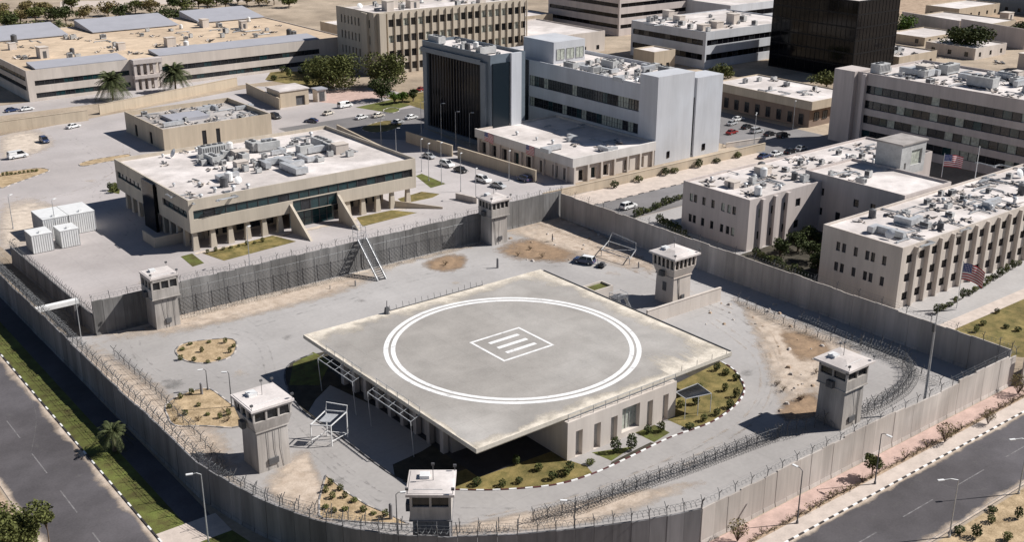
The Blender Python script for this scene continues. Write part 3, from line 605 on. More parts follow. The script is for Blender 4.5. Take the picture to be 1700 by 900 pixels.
# ---------------------------------------------------------------- striped block and black glass block, top right
t, ZR_ST = building('striped_block', 'white three-storey block with two black window ribbons by the black glass block', 347, 408, 314, 357.5, 15, 'cladding', 'roof_pale', par=0.5,
    side=[(1.0, 42, 9.3, 11.6), (1, 42, 3.4, 5.8)], front=[(0.8, 60, 9.3, 11.6), (0.8, 60, 3.4, 5.8)], depth=0.5, glass=('glass_black', 'glass_black', 'glass_dark'), split=3.2, mull=0)
t, ZR_BK = building('black_glass_block', 'black mirrored-glass office block with a flat top', 374, 401, 262, 303, 30.5, 'black_panel', 'roof_pale', par=0.8,
    side=[(0.3, 40.7, z, z+4.6) for z in lin(0.5, 25.4, 6)], front=[(0.3, 26.7, z, z+4.6) for z in lin(0.5, 25.4, 6)], depth=0.12, glass='glass_black', frame='black_panel', split=4.5, mull=1)
t, ZR_DS = building('banded_block', 'dark banded block at the top edge behind the white building', 379, 436, 399, 452, 18.5, 'plaster_pink', 'roof_pale', par=0.6,
    side=[(1, 52, z, z+1.9) for z in (13.4, 8.4, 3.4)], front=[(1, 56, z, z+1.9) for z in (13.4, 8.4, 3.4)], depth=0.5, glass='glass_black', split=5, mull=0)
t, ZR_X1 = building('pale_block', 'pale low block behind the striped block at the top edge', 425, 500, 370, 420, 14, 'cladding', 'roof_pale', par=0.6, front=[(1, 74, 8, 10.5), (1, 74, 2.5, 5)], glass='glass_black', split=6, mull=0)
# scattered low houses, upper right
for i, (x0, x1, y0, y1, h, wl, lab) in enumerate((
    (405, 432, 262, 292, 6, 'stone_warm', 'low tan flat-roofed house right of the black glass block'),
    (345, 470, 168, 196, 8.5, 'plaster', 'long low pale building with crowded roof behind the right-edge block'),
    (455, 480, 258, 282, 5, 'plaster', 'small pale house with cluttered roof near the dark tree'),
    (520, 545, 290, 330, 6, 'stone_warm', 'small tan house at the far upper right'),
    (575, 660, 262, 300, 9, 'plaster_pink', 'grey-pink flat building at the upper right edge'),
    (610, 650, 305, 350, 12, 'cladding_dark', 'dark block in the upper right corner'),
    (480, 512, 215, 246, 5, 'stone_warm', 'low house behind the long pale building'),
    (306, 345, 372, 420, 9, 'plaster', 'low pale house between the finned and the banded block'),
    (262, 284, 330, 352, 4.5, 'plaster', 'white gate pavilion with arched openings behind the trees'),
    (440, 452, 300, 318, 4.5, 'plaster', 'small pale hut behind the tan house'),
    (470, 500, 292, 312, 4, 'stone_warm', 'low tan shed left of the dark tree'),
    (505, 530, 250, 275, 5, 'plaster', 'flat pale house right of the dark tree'),
    (540, 570, 215, 245, 6, 'plaster', 'flat pale house near the right picture edge'),
    (560, 600, 330, 350, 6, 'stone_warm', 'tan house behind the brown wall'),
    (480, 520, 340, 365, 6, 'plaster', 'pale house behind the black glass block top'),
    (262, 288, 448, 480, 8, 'stone_warm', 'tan flat house just behind the left end of the finned building'),
    (300, 340, 470, 500, 7, 'plaster', 'pale flat house behind the finned building at the top edge'),
    (345, 372, 440, 470, 7, 'stone_warm', 'tan house behind the finned building at the right'),
    (246, 258, 420, 445, 5, 'plaster', 'narrow pale outbuilding between the long and the finned building'),
    (440, 480, 430, 460, 9, 'plaster_pink', 'pinkish flat building at the top edge behind the banded block'),
    (326, 338, 322, 334, 8, 'stone_warm', 'small brown kiosk block left of the striped block'))):
    t, zz = building('low_house', lab, x0, x1, y0, y1, h, wl, 'roof_pale', par=0.5, front=[(a, a+1.8, 1, 3) for a in lin(3, x1-x0-5, max(2, int((x1-x0)/7)))], side=[(a, a+1.8, 1, 3) for a in lin(3, y1-y0-5, max(2, int((y1-y0)/7)))], mull=0)
# ---------------------------------------------------------------- blast walls: panels, posts, razor wire
PM = {}
def ypost_mesh(h=1.5, kind=0, seed=0):
    r = random.Random(seed); mb = MB()
    mb.tube([(0, 0, 0), (0, 0, h*0.62)], 0.05, 4)
    for s in (-1, 1): mb.tube([(0, 0, h*0.6), (0, s*0.42+r.uniform(-.05, .05), h+r.uniform(-.08, .08))], 0.042, 4)
    return mb.mesh('fence_post', 'metal_dark')
YP = [ypost_mesh(1.6, 0, i) for i in range(5)]
def coil(mb, pts, r, pitch, wr, z, rnd, seg=7):
    """concertina coil along a 2-D polyline"""
    st = resample(pts, pitch/seg); out = []
    for i, (p, d) in enumerate(st):
        a = 2*math.pi*i/seg+rnd.uniform(-.12, .12); n = Vector((-d.y, d.x)); rr = r*rnd.uniform(0.86, 1.08)
        q = p+n*(rr*math.cos(a)); out.append((q.x+rnd.uniform(-.05, .05), q.y+rnd.uniform(-.05, .05), z+rr+rr*math.sin(a)))
    mb.tube(out, wr, 3)
def blast_wall(label, pts, h, panel, thick=0.3, m='concrete', post=3.2, coils=((0.0, 0.45),), jit=0.10, seed=0, lean=0.0, post_off=0.0, steps=0.0, wirez=(0.55, 1.0, 1.45), wr=0.017, big=1.0):
    t = thing('blast_wall', label, 'wall'); r = random.Random(seed)
    st = resample(pts, panel); lev = 0.0
    for i, ((a, _), (b, _2)) in enumerate(zip(st, st[1:])):
        d = b-a; L = round(d.length-0.03, 2)
        if steps and i % 6 == 0: lev = r.uniform(-steps, steps)
        hh = round((h+lev+r.uniform(-jit, jit))*12)/12; key = (L, hh, thick, m)
        if key not in PM:
            mb = MB(); mb.box(-L/2, L/2, -thick/2, thick/2, 0, hh, 0.0, 0.03); mb.box(-L/2+0.05, L/2-0.05, -thick/2-0.14, thick/2+0.14, 0, 0.55, 0, 0.1); PM[key] = mb.mesh('panel', m)
        c = (a+b)/2; n = Vector((-d.y, d.x)).normalized()*r.uniform(-0.03, 0.03)
        o = link('panel', PM[key], t, (c.x+n.x, c.y+n.y, 0), math.atan2(d.y, d.x))
    for i, (p, d) in enumerate(resample(pts, post)):
        o = link('fence_post', YP[i % 5], t, (p.x, p.y, h-0.12), math.atan2(d.y, d.x)+r.uniform(-.2, .2)); o.rotation_euler[0] = lean+r.uniform(-.1, .1); o.rotation_euler[1] = r.uniform(-.09, .09); o.scale = (big*1.15, big, big)
    w = MB()
    for zz in wirez: w.tube([(p.x, p.y, h+zz+r.uniform(-.06, .04)) for p, d in resample(pts, post/2)], wr*0.8, 3)
    for off, rad in coils:
        cp = [p+Vector((-d.y, d.x))*off for p, d in resample(pts, 2.0)]
        coil(w, cp, rad, 0.75, wr, h+0.05, r)
    w.build('razor_wire', 'wire', t); return t
left_pts = CW[:4]
curve_pts = open_curve(CW[3:], 4)
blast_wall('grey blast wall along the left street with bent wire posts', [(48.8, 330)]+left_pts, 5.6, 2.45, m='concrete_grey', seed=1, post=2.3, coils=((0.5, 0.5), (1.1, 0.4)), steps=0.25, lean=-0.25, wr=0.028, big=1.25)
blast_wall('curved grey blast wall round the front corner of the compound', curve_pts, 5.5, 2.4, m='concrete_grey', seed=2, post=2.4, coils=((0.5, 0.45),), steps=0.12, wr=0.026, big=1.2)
blast_wall('tall pale blast wall along the right street with stepped top', [(95.6, 82.2), (171.5, 82.2)], 5.6, 2.45, m='concrete', seed=3, coils=((0.4, 0.3),), steps=0.35)
blast_wall('pale blast wall running out of the frame at the right street corner', [(172.2, 81.0), (300, 81.0)], 6.2, 2.45, m='concrete', seed=4, coils=(), steps=0.2)
blast_wall('long blast wall in shade on the right side of the compound', [(171.3, 83), (171.3, 198.5)], 6.1, 2.4, m='concrete', seed=5, post=5.0, coils=((-0.5, 0.35),), steps=0.05)
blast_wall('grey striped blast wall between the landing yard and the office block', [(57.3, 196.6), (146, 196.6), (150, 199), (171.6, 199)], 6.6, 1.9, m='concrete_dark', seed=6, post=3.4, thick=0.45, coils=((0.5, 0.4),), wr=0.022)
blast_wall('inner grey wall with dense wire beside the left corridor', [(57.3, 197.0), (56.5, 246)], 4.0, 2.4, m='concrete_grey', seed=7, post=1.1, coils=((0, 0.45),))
tag(_t := thing('cross_wall', 'short white beam across the corridor between the two left walls', 'beam'), 'short white beam across the corridor between the two left walls', 'beam')
mb = MB(); mb.box(49.2, 57.0, 203.2, 204.4, 4.3, 5.1); mb.build('beam', 'paint_white', _t); mb = MB(); mb.box(56.0, 57.0, 203.3, 204.3, 0, 4.3); mb.box(49.3, 50.0, 203.3, 204.3, 0, 4.3); mb.build('support', 'concrete_grey', _t)
# razor wire tangle filling the left corridor
w = MB(); r = random.Random(3)
for k, x in enumerate((50.6, 52.0, 53.4, 54.8)):
    coil(w, [(x+r.uniform(-.2, .2), 262-i*5) for i in range(13)], 0.75, 0.8, 0.02, 0.05, r)
stuff(tag(w.build('razor_wire', 'wire'), 'grey coils of razor wire filling the corridor between the left walls', 'razor wire'))
def wire_fence(label, pts, hp, step, coils, seed, kinds=YP, wires=(0.4, 0.8, 1.2), wr=0.02, pitch=0.6):
    t = thing('wire_fence', label, 'fence'); r = random.Random(seed)
    for i, (p, d) in enumerate(resample(pts, step)):
        o = link('fence_post', YP[i % 5], t, (p.x, p.y, 0), math.atan2(d.y, d.x)+r.uniform(-.4, .4)); o.scale = (1.3, 1.3, hp/1.6); o.rotation_euler[0] = r.uniform(-.1, .1)
    w = MB()
    for z in wires: w.tube([(p.x, p.y, z*hp/1.5+r.uniform(-.05, .05)) for p, d in resample(pts, step/2)], wr*0.8, 3)
    for off, rad, z in coils:
        coil(w, [p+Vector((-d.y, d.x))*off for p, d in resample(pts, 1.5)], rad, pitch, wr, z, r)
    w.build('razor_wire', 'wire', t); return t
def mesh_screen(label, pts, h, seed):
    """posts with sagging chain-link laid as crossing wires"""
    t = thing('mesh_fence', label, 'fence'); r = random.Random(seed); w = MB(); st = resample(pts, 0.8)
    for i in range(len(st)-1):
        a, b = st[i][0], st[i+1][0]
        for k in range(6):
            z = h*k/6; w.tube([(a.x, a.y, z), (b.x, b.y, z+h/6)], 0.016, 3); w.tube([(b.x, b.y, z), (a.x, a.y, z+h/6)], 0.016, 3)
    w.tube([(p.x, p.y, h) for p, d in st], 0.03, 3); w.build('chain_link', 'wire', t)
    for p, d in resample(pts, 3.4): q = MB(); q.tube([(p.x, p.y, 0), (p.x, p.y, h+0.3)], 0.06, 5); q.build('fence_post', 'metal_dark', t)
    w = MB(); coil(w, [(p.x, p.y-0.9) for p, d in resample(pts, 2)], 0.6, 0.6, 0.022, 0.0, r); coil(w, [(p.x, p.y-0.6) for p, d in resample(pts, 2)], 0.5, 0.6, 0.022, 1.0, r); w.build('razor_wire', 'wire', t)
mesh_screen('dark mesh fence hung before the grey wall, left of the steel stair', [(72.5, 195.2), (112, 195.2)], 5.6, 1)
mesh_screen('dark mesh fence hung before the grey wall, right of the steel stair', [(116, 195.2), (144, 195.2)], 5.6, 2)
wire_fence('low razor-wire fence with forked posts along the inside of the right wall', [P(*q) for q in ((885, 868), (960, 850), (1050, 815), (1150, 780), (1250, 742), (1290, 728))], 2.2, 2.1, ((0, 0.6, 0), (0.8, 0.55, 0), (0.35, 0.5, 0.85), (-0.6, 0.45, 0)), 11, wr=0.026, pitch=0.5)
wire_fence('razor-wire fence curving round the right-hand watchtower', open_curve([P(*q) for q in ((1292, 728), (1345, 712), (1400, 700), (1450, 682), (1495, 655), (1512, 630), (1505, 605), (1470, 588), (1430, 575))], 4), 2.6, 1.8, ((0, 0.6, 0), (0.9, 0.6, 0), (0.4, 0.6, 1.0), (-0.8, 0.5, 0)), 12, wr=0.024)
wire_fence('straggling razor-wire fence behind the right-hand watchtower', [P(*q) for q in ((1428, 575), (1370, 565), (1300, 538), (1225, 500))], 1.8, 2.6, ((0, 0.5, 0), (0.8, 0.5, 0)), 13)
wire_fence('razor wire heaped along the shaded right wall', [P(*q) for q in ((1560, 640), (1480, 600), (1400, 560), (1330, 530))], 1.8, 4.0, ((0, 0.6, 0), (0.9, 0.55, 0)), 14)
wire_fence('sparse wire fence inside the front corner wall', [P(*q) for q in ((370, 790), (450, 835), (560, 862), (640, 880), (760, 885), (860, 880))], 1.9, 2.6, ((0, 0.5, 0),), 15)
wire_fence('wire fence inside the left wall', [P(*q) for q in ((190, 590), (260, 655), (330, 730), (370, 780))], 1.9, 2.4, ((0, 0.45, 0), (0.8, 0.4, 0)), 16)
wire_fence('pale wire fence at the foot of the beige buildings', [(175, 182), (175, 150), (175, 112)], 2.4, 3.0, ((0, 0.5, 0.3), (0.5, 0.5, 1.2)), 17)
# low boundary walls elsewhere
def low_wall(label, pts, h, thick=0.35, m='stone_warm', panel=3.5, seed=0, name='boundary_wall'):
    t = thing(name, label, 'wall'); r = random.Random(seed); st = resample(pts, panel)
    for (a, _), (b, _2) in zip(st, st[1:]):
        d = b-a; L = round(d.length-0.02, 2); key = (L, h, thick, m, 'l')
        if key not in PM:
            mb = MB(); mb.box(-L/2, L/2, -thick/2, thick/2, 0, h-0.14); mb.box(-L/2, L/2, -thick/2-0.08, thick/2+0.08, h-0.14, h); PM[key] = mb.mesh('panel', m)
        c = (a+b)/2; link('panel', PM[key], t, (c.x, c.y, 0), math.atan2(d.y, d.x))
    return t
low_wall('tan boundary wall at the far left edge below the long building', [(62, 373), (116, 373.5)], 3.6, seed=1)
low_wall('tan boundary wall stepping back in front of the long building', [(122, 380), (180, 397)], 3.4, seed=2)
low_wall('short tan wall slanting toward the gatehouse', [P(410, 155), P(465, 182)], 4.0, seed=3)
low_wall('tan wall between the road and the dark glass block', [(183, 285), (184, 262)], 3.4, seed=4)
low_wall('tan wall beside the road, nearer stretch before the annex', [(184.2, 259.5), (186, 226)], 3.4, seed=5)
low_wall('dark tan wall behind the office block along the side road', [P(560, 222), P(640, 262)], 3.0, seed=6)
low_wall('weathered beige wall of draped panels along the inner pavement', [(176, 211), (262, 211)], 2.4, panel=4.6, seed=7)
low_wall('brown wall across the open ground at upper right', [P(1495, 45), P(1590, 62)], 8, m='plaster_pink', panel=12, seed=8)
low_wall('grey-pink wall at the upper right edge', [P(1592, 62), P(1700, 82)], 9, m='plaster_pink', panel=14, seed=9)
low_wall('short concrete barrier at the road bend by the far watchtower', [P(757, 330), P(792, 338)], 1.6, m='concrete', seed=10)
low_wall('pale low wall round the yard of the rear watchtower', [P(1073, 540), P(1195, 500)], 3.0, m='plaster', panel=3.0, seed=11)
low_wall('low wall of the white building forecourt', [P(1205, 245), P(1270, 235)], 1.5, m='plaster', seed=12)
# ---------------------------------------------------------------- watchtowers
def watchtower(label, c, rz, half, hs, cab, roof, h, nwin, m='concrete', flare=0.0, wz=(0, 0), mast=True, cab_m=None, door=False, seed=0, roof_m='roof_pale', hip=0.0):
    """shaft half-width, shaft height hs, cabin half-width cab, roof half-width, total height h"""
    t = thing('watchtower', label, 'watchtower', (c[0], c[1], 0), rz); r = random.Random(seed)
    s = MB(); s.hexa([(-half, -half, 0), (half, -half, 0), (half, half, 0), (-half, half, 0)], [(-half*0.96, -half*0.96, hs), (half*0.96, -half*0.96, hs), (half*0.96, half*0.96, hs), (-half*0.96, half*0.96, hs)])
    s.build('shaft', m, t)
    z0, z1 = hs, wz[0]
    b = MB(); bl = cab if flare <= 0 else cab-flare
    b.hexa([(-bl, -bl, z0+0.002), (bl, -bl, z0+0.002), (bl, bl, z0+0.002), (-bl, bl, z0+0.002)], [(-cab, -cab, z1), (cab, -cab, z1), (cab, cab, z1), (-cab, cab, z1)]); b.build('cabin_wall', cab_m or m, t)
    top = h-0.35; ct = cab+flare*0.25; pw = 0.28
    g_ = MB(); g_.box(-cab+0.3, cab-0.3, -cab+0.3, cab-0.3, z1+0.002, top); g_.build('glazing', 'glass_dark', t)
    pm = MB(); pm.hexa([(-pw/2, 0, 0), (pw/2, 0, 0), (pw/2, 0.3, 0), (-pw/2, 0.3, 0)], [(-pw/2, -(ct-cab), top-z1), (pw/2, -(ct-cab), top-z1), (pw/2, 0.3-(ct-cab), top-z1), (-pw/2, 0.3-(ct-cab), top-z1)]); pm = pm.mesh('window_post', cab_m or m)
    for k in range(4):
        for i in range(nwin+1):
            x = -cab+pw/2+(2*cab-pw)*i/nwin; a = k*math.pi/2; p = Matrix.Rotation(a, 2) @ Vector((x, -cab+0.02))
            link('window_post', pm, t, (p.x, p.y, z1), a)
    ln = MB(); ln.box(-ct, ct, -ct, ct, wz[1], top-0.002, 0, 0) if wz[1] < top-0.05 else None
    if ln.v: ln.build('lintel', cab_m or m, t)
    rf = MB(); rf.box(-roof, roof, -roof, roof, top, h, 0.0, 0.0); rf.box(-roof+0.25, roof-0.25, -roof+0.25, roof-0.25, h, h+0.06) if not hip else rf.box(-roof, roof, -roof, roof, h+0.001, h+hip, roof*0.72, roof*0.72); ro = rf.build('roof', roof_m, t); h0 = h; h = h+hip*0.5
    q = MB(); q.box(-roof*0.5, -roof*0.1, roof*0.2, roof*0.6, h+0.06, h+0.5); q.tube([(-roof*0.7, -roof*0.6, h+0.1), (roof*0.5, -roof*0.6, h+0.1)], 0.05, 4); q.build('roof_hatch', 'white_metal', ro)
    if mast:
        q = MB(); q.tube([(0.2, 0.4, h+0.06), (0.2, 0.4, h+2.4)], 0.045, 4); q.box(0.0, 0.4, 0.3, 0.5, h+2.2, h+2.5); q.build('mast', 'metal_dark', ro)
    h = h0; q = MB()
    for z in (hs+0.15,): q.box(-cab-0.7, -cab-0.05, -0.6, 0.6, z, z+1.1)
    q.build('side_unit', 'equip_dark', t)
    q = MB(); q.tube([(half+0.12, -half*0.4, 0), (half+0.12, -half*0.4, hs)], 0.05, 4); q.tube([(half+0.12, -half*0.1, 0), (half+0.12, -half*0.1, hs)], 0.05, 4)
    for i in range(int(hs/0.5)): q.bar((half+0.12, -half*0.4, 0.3+i*0.5), (half+0.12, -half*0.1, 0.3+i*0.5), 0.04, 0.04)
    q.build('ladder', 'metal_dark', t)
    for sx, sy in ((-1, -1), (1, -1), (1, 1)):
        q = MB(); q.tube([(sx*(roof-0.2), sy*(roof-0.2), h), (sx*(roof-0.2), sy*(roof-0.2), h+0.7)], 0.04, 4); q.box(sx*(roof-0.2)-0.2, sx*(roof-0.2)+0.2, sy*(roof-0.2)-0.14, sy*(roof-0.2)+0.14, h+0.6, h+0.9); q.build('floodlight', 'metal_dark', ro)
    q = MB(); q.box(-cab-0.12, cab+0.12, -cab-0.12, cab+0.12, hs+0.002, hs+0.16) if flare <= 0 else q.box(-half-0.1, half+0.1, -half-0.1, half+0.1, hs-0.16, hs+0.003); q.build('ledge', m, t)
    q = MB(); rr = random.Random(seed+40)
    for _k in range(3): xx = rr.uniform(-half*.7, half*.7); q.tube([(xx, -half-0.05, 0.05), (xx+rr.uniform(-.3, .3), -half-0.05, hs*0.5), (xx+rr.uniform(-.5, .5), -half-0.04, hs-0.2)], 0.035, 3)
    q.box(rr.uniform(-1, 0), 0.6, -half-0.22, -half-0.03, 1.0, 1.9); q.build('cable', 'metal_dark', t)
    if door:
        q = MB(); q.box(-half-0.04, -half+0.02, -0.5, 0.5, 2.6, 4.4); q.build('door', 'metal_dark', t)
    return t
watchtower('square watchtower with three windows on the left end of the grey wall', (69.4, 194.3), 0.0, 2.3, 6.0, 2.6, 2.7, 10.3, 3, m='concrete_tower', wz=(7.9, 9.4), seed=1, mast=False)
watchtower('watchtower with leaning cabin beside the left sand islands', (61.3, 135.6), 0.0, 2.5, 6.6, 3.0, 3.35, 10.6, 3, m='concrete_tower', flare=0.45, wz=(8.4, 9.9), seed=2)
watchtower('front watchtower turned to the corner with barred lower shaft', (67.6, 102.0), math.radians(-38), 2.35, 6.2, 2.55, 3.0, 10.2, 2, m='concrete_grey', wz=(8.2, 9.75), seed=3, cab_m='concrete_tower')
watchtower('far watchtower with many-paned cabin against the grey wall', (147.4, 194.0), 0.0, 2.2, 6.6, 2.5, 2.9, 10.6, 4, m='concrete_tower', wz=(8.5, 9.9), seed=4, hip=0.6)
watchtower('flared watchtower with a ring of windows behind the landing pad', (153.9, 143.9), 0.0, 2.45, 5.8, 3.0, 3.6, 10.2, 5, m='plaster', flare=0.6, wz=(7.7, 9.6), seed=5, door=True, hip=0.7)
watchtower('shaded watchtower beside the right wall with a wide flat roof', (137.8, 92.2), 0.0, 2.45, 6.6, 2.65, 3.3, 10.6, 2, m='concrete_tower', wz=(8.4, 9.6), seed=6, hip=0.45)
# ---------------------------------------------------------------- helicopter landing pad building
pad = thing('helipad', 'raised square concrete landing pad with double white circle', 'helipad', (0, 0, 0))
x0, x1, y0, y1 = 80.2, 132.2, 109.7, 159.0
mb = MB(); mb.hexa([(x0+0.25, y0+0.25, 6.1), (x1-0.25, y0+0.25, 6.1), (x1-0.25, y1-0.25, 6.1), (x0+0.25, y1-0.25, 6.1)], [(x0, y0, 6.4), (x1, y0, 6.4), (x1, y1, 6.4), (x0, y1, 6.4)]); mb.box(x0, x1, y0, y1, 6.402, 6.996); slab = mb.build('slab', 'pad_edge', pad)
mb = MB(); mb.face([(x0+0.02, y0+0.02, 7.0), (x1-0.02, y0+0.02, 7.0), (x1-0.02, y1-0.02, 7.0), (x0+0.02, y1-0.02, 7.0)]); deck = mb.build('deck', 'pad', pad)
ragged_strip((x0+.05, y1-.05), (x1-.05, y1-.05), (0, -1), 6.2, 'patch_cream', 7.004, 1, deck)
ragged_strip((x1-.05, y0+.05), (x1-.05, y1-.05), (-1, 0), 5.6, 'patch_cream', 7.006, 2, deck)
ragged_strip((x0+.05, y0+.05), (x1-.05, y0+.05), (0, 1), 3.4, 'patch_cream', 7.008, 3, deck)
ragged_strip((x0+.05, y0+.05), (x0+.05, y1-.05), (1, 0), 1.2, 'patch_cream', 7.010, 4, deck)
ragged_strip((x1-14, y0+.05), (x1-.05, y0+.05), (0, 1), 9.0, 'patch_cream', 7.012, 5, deck)
def ring(r0, r1, z, name='painted_ring', n=96):
    mb = MB(); C = Vector((105.6, 134.0))
    for i in range(n):
        a, b = 2*math.pi*i/n, 2*math.pi*(i+1)/n
        mb.face([(C.x+r*math.cos(t), C.y+r*math.sin(t), z) for r, t in ((r0, a), (r1, a), (r1, b), (r0, b))])
    mb.build(name, 'paint_worn', deck)
ring(20.5, 21.3, 7.018); ring(19.35, 20.1, 7.018)
mb = MB(); sx0, sx1, sy0, sy1, q = 100.5, 111.1, 129.7, 139.2, 0.45
for a, b, c, d in ((sx0, sx1, sy0, sy0+q), (sx0, sx1, sy1-q, sy1), (sx0, sx0+q, sy0+q, sy1-q), (sx1-q, sx1, sy0+q, sy1-q)): mb.face([(a, c, 7.018), (b, c, 7.018), (b, d, 7.018), (a, d, 7.018)])
mb.build('painted_square', 'paint_worn', deck)
for yy in (136.8, 134.5, 132.2):
    mb = MB(); mb.face([(102.9, yy-0.4, 7.018), (109.1, yy-0.4, 7.018), (109.1, yy+0.4, 7.018), (102.9, yy+0.4, 7.018)]); mb.build('painted_bar', 'paint_worn', deck)
mb = MB(); mb.box(84, 128, 121, 152, 0, 6.1); mb.build('core_wall', 'concrete', pad)
ME = MB(); ME.box(-0.45, 0.45, -0.45, 0.45, 0, 6.1); ME = ME.mesh('pillar', 'concrete')
for y in lin(122, 151, 9): link('pillar', ME, pad, (83.3, y, 0))
w = MB(); ops = [(a, a+1.35, 0.05, 4.3) for a in (1.6, 5.2, 8.6)]+[(10.9, 14.6, 0.9, 5.0)]+[(16.2, 17.4, 0.05, 4.6), (19.6, 20.8, 0.05, 4.6)]
facade(w, (96, 108.8), (1, 0), 22.5, 0, 6.2, ops, 0.9); facade(w, (96, 121), (0, -1), 12.2, 0, 6.2, (), 0.3); facade(w, (118.5, 108.8), (0, 1), 12.2, 0, 6.2, (), 0.3)
w.face([(96, 108.8, 6.2), (118.5, 108.8, 6.2), (118.5, 109.69, 6.2), (96, 109.69, 6.2)]); w.build('entrance_wing', 'plaster', pad)
for k, o_ in enumerate(ops): window(pad, (96, 108.8), (1, 0), o_, 0.9, 'blind' if k == 3 else 'equip', 'frame_pale', 0 if k != 3 else 4, 0)
rl = MB()
for x in lin(96.2, 118.3, 10): rl.tube([(x, 109.0, 6.2), (x, 109.0, 7.5)], 0.05, 4)
for z in (6.8, 7.45): rl.tube([(96.2, 109.0, z), (118.3, 109.0, z)], 0.04, 4)
rl.build('railing', 'metal', pad)
rl = MB()
for x in lin(120.5, 131, 4): rl.tube([(x, 109.8, 6.9), (x, 109.8, 7.9)], 0.04, 4)
rl.build('edge_posts', 'metal_dark', pad)
for ya, yb in ((151, 140), (135.5, 123.5)):      # steel safety frames on the shaded edge
    f = MB(); a = [(80.15, ya, 6.6), (80.15, yb, 6.6)]; b = [(78.5, ya, 6.0), (78.5, yb, 6.0)]
    f.tube(b, 0.08, 4); f.tube([(79.3, ya, 6.3), (79.3, yb, 6.3)], 0.05, 4)
    for y in lin(ya, yb, 5): f.tube([(80.15, y, 6.6), (78.5, y, 6.0)], 0.05, 4); f.tube([(80.15, y, 6.9), (80.15, y, 8.0)], 0.05, 4); 
    f.tube([(80.15, ya, 7.9), (80.15, yb, 7.9)], 0.04, 4)
    for y in (ya, yb): f.tube([(78.5, y, 6.0), (78.9, y, 0)], 0.06, 4)
    f.build('safety_frame', 'galv', pad)
rl = MB()
for x in lin(97.5, 118, 16): rl.tube([(x, 158.9, 6.9), (x, 159.1, 8.1+RND.uniform(-.3, .3))], 0.045, 4)
rl.tube([(97.5, 158.9, 7.12), (118, 158.9, 7.12)], 0.09, 4); rl.build('edge_posts', 'metal_dark', pad)
rl = MB(); rl.box(x1-0.05, x1+0.12, 110, 158, 6.9, 7.16); rl.build('edge_strip', 'metal_dark', pad)
t = thing('canopy', 'small glass porch canopy on the right end of the pad wing', 'canopy', (0, 0, 0))
mb = MB(); mb.face([(119, 107.2, 3.6), (124, 106.4, 3.3), (124, 109.4, 3.9), (119, 109.4, 3.9)]); mb.build('pane', 'glass_dark', t)
mb = MB()
for a, b in (((119, 107.2, 3.62), (124, 106.4, 3.32)), ((124, 106.4, 3.32), (124, 109.4, 3.92)), ((124, 109.4, 3.92), (119, 109.4, 3.92)), ((119, 109.4, 3.92), (119, 107.2, 3.62)), ((124, 106.4, 3.3), (124, 106.4, 0)), ((119, 107.2, 3.6), (119, 107.2, 0)), ((121.5, 106.8, 3.45), (121.5, 106.8, 0))): mb.bar(a, b, 0.09, 0.09)
mb.build('frame', 'galv', t)
mb = MB(); mb.cyl(0, 0, 0, 0.5, 0.6, 0.4, 8); mb.tube([(0, 0, 0.5), (0.1, 0, 2.4)], 0.08, 5); mb.box(-0.35, 0.5, -0.3, 0.3, 0.45, 1.2, 0.1, 0.1)
tag(mb.build('floodlight_stand', 'metal_dark'), 'dark equipment stand on the far left edge of the landing pad', 'stand').location = (96.4, 158.3, 7.0)
# ---------------------------------------------------------------- steel stairs, frames, containers
t = thing('steel_stair', 'steep steel stair with cage climbing over the grey wall', 'stair')
mb = MB()
for s in (-1.0, 1.0): mb.bar((114+s, 188.6, 0.1), (114+s, 196.0, 7.0), 0.16, 0.4)
mb.build('stringer', 'galv', t); mb = MB()
for i in range(20): q = i/19; mb.box(113.08, 114.92, 188.7+7.2*q, 189.05+7.2*q, 0.2+6.8*q, 0.27+6.8*q)
mb.build('treads', 'metal_dark', t); mb = MB()
for s in (-1.0, 1.0):
    mb.tube([(114+s, 188.6, 1.1), (114+s, 196.0, 8.0)], 0.05, 4)
    for q in lin(0, 1, 7): mb.tube([(114+s, 188.6+7.4*q, 0.1+6.9*q), (114+s, 188.6+7.4*q, 1.1+6.9*q)], 0.04, 4)
for z in (7.1, 8.4, 9.6): mb.tube([(113, 196, z), (113, 198, z), (115, 198, z), (115, 196, z), (113, 196, z)], 0.05, 4)
for x, y in ((113, 196), (115, 196), (113, 198), (115, 198)): mb.tube([(x, y, 0), (x, y, 9.6)], 0.06, 4)
mb.build('handrail', 'metal', t)
t = thing('steel_gantry', 'white tubular steel frame standing on the shaded edge of the landing pad', 'gantry')
mb = MB()
A = {k: Vector(v) for k, v in dict(a=(68.8, 136, 0), b=(71, 133.8, 0), c=(74.2, 134.6, 0), d=(72, 137, 0)).items()}
for k, h in (('a', 3.4), ('b', 3.4), ('c', 4.4), ('d', 4.4)): mb.tube([A[k], A[k]+Vector((0, 0, h))], 0.11, 5)
T_ = {k: A[k]+Vector((0, 0, h)) for k, h in (('a', 3.4), ('b', 3.4), ('c', 4.4), ('d', 4.4))}
for a, b in ('ab', 'bc', 'cd', 'da'): mb.tube([T_[a], T_[b]], 0.1, 5); mb.tube([A[a]+Vector((0, 0, 0.8)), A[b]+Vector((0, 0, 0.8))], 0.06, 4)
mb.tube([A['a'], T_['b']], 0.06, 4); mb.tube([T_['d'], T_['d']+Vector((0.3, 0.2, 1.2)), T_['c']+Vector((0.2, 0, 1.0)), T_['c']], 0.09, 5)
mb.build('frame', 'white_metal', t); mb = MB(); mb.hexa(*[[T_[k].lerp(sum(T_.values(), Vector((0, 0, 0)))/4, 0.45)+Vector((0, 0, e)) for k in 'abcd'] for e in (0.0, 0.08)]); mb.build('platform', 'galv', t)
t = thing('steel_trestle', 'galvanised trestle frame lying by the parked utility vehicle', 'trestle')
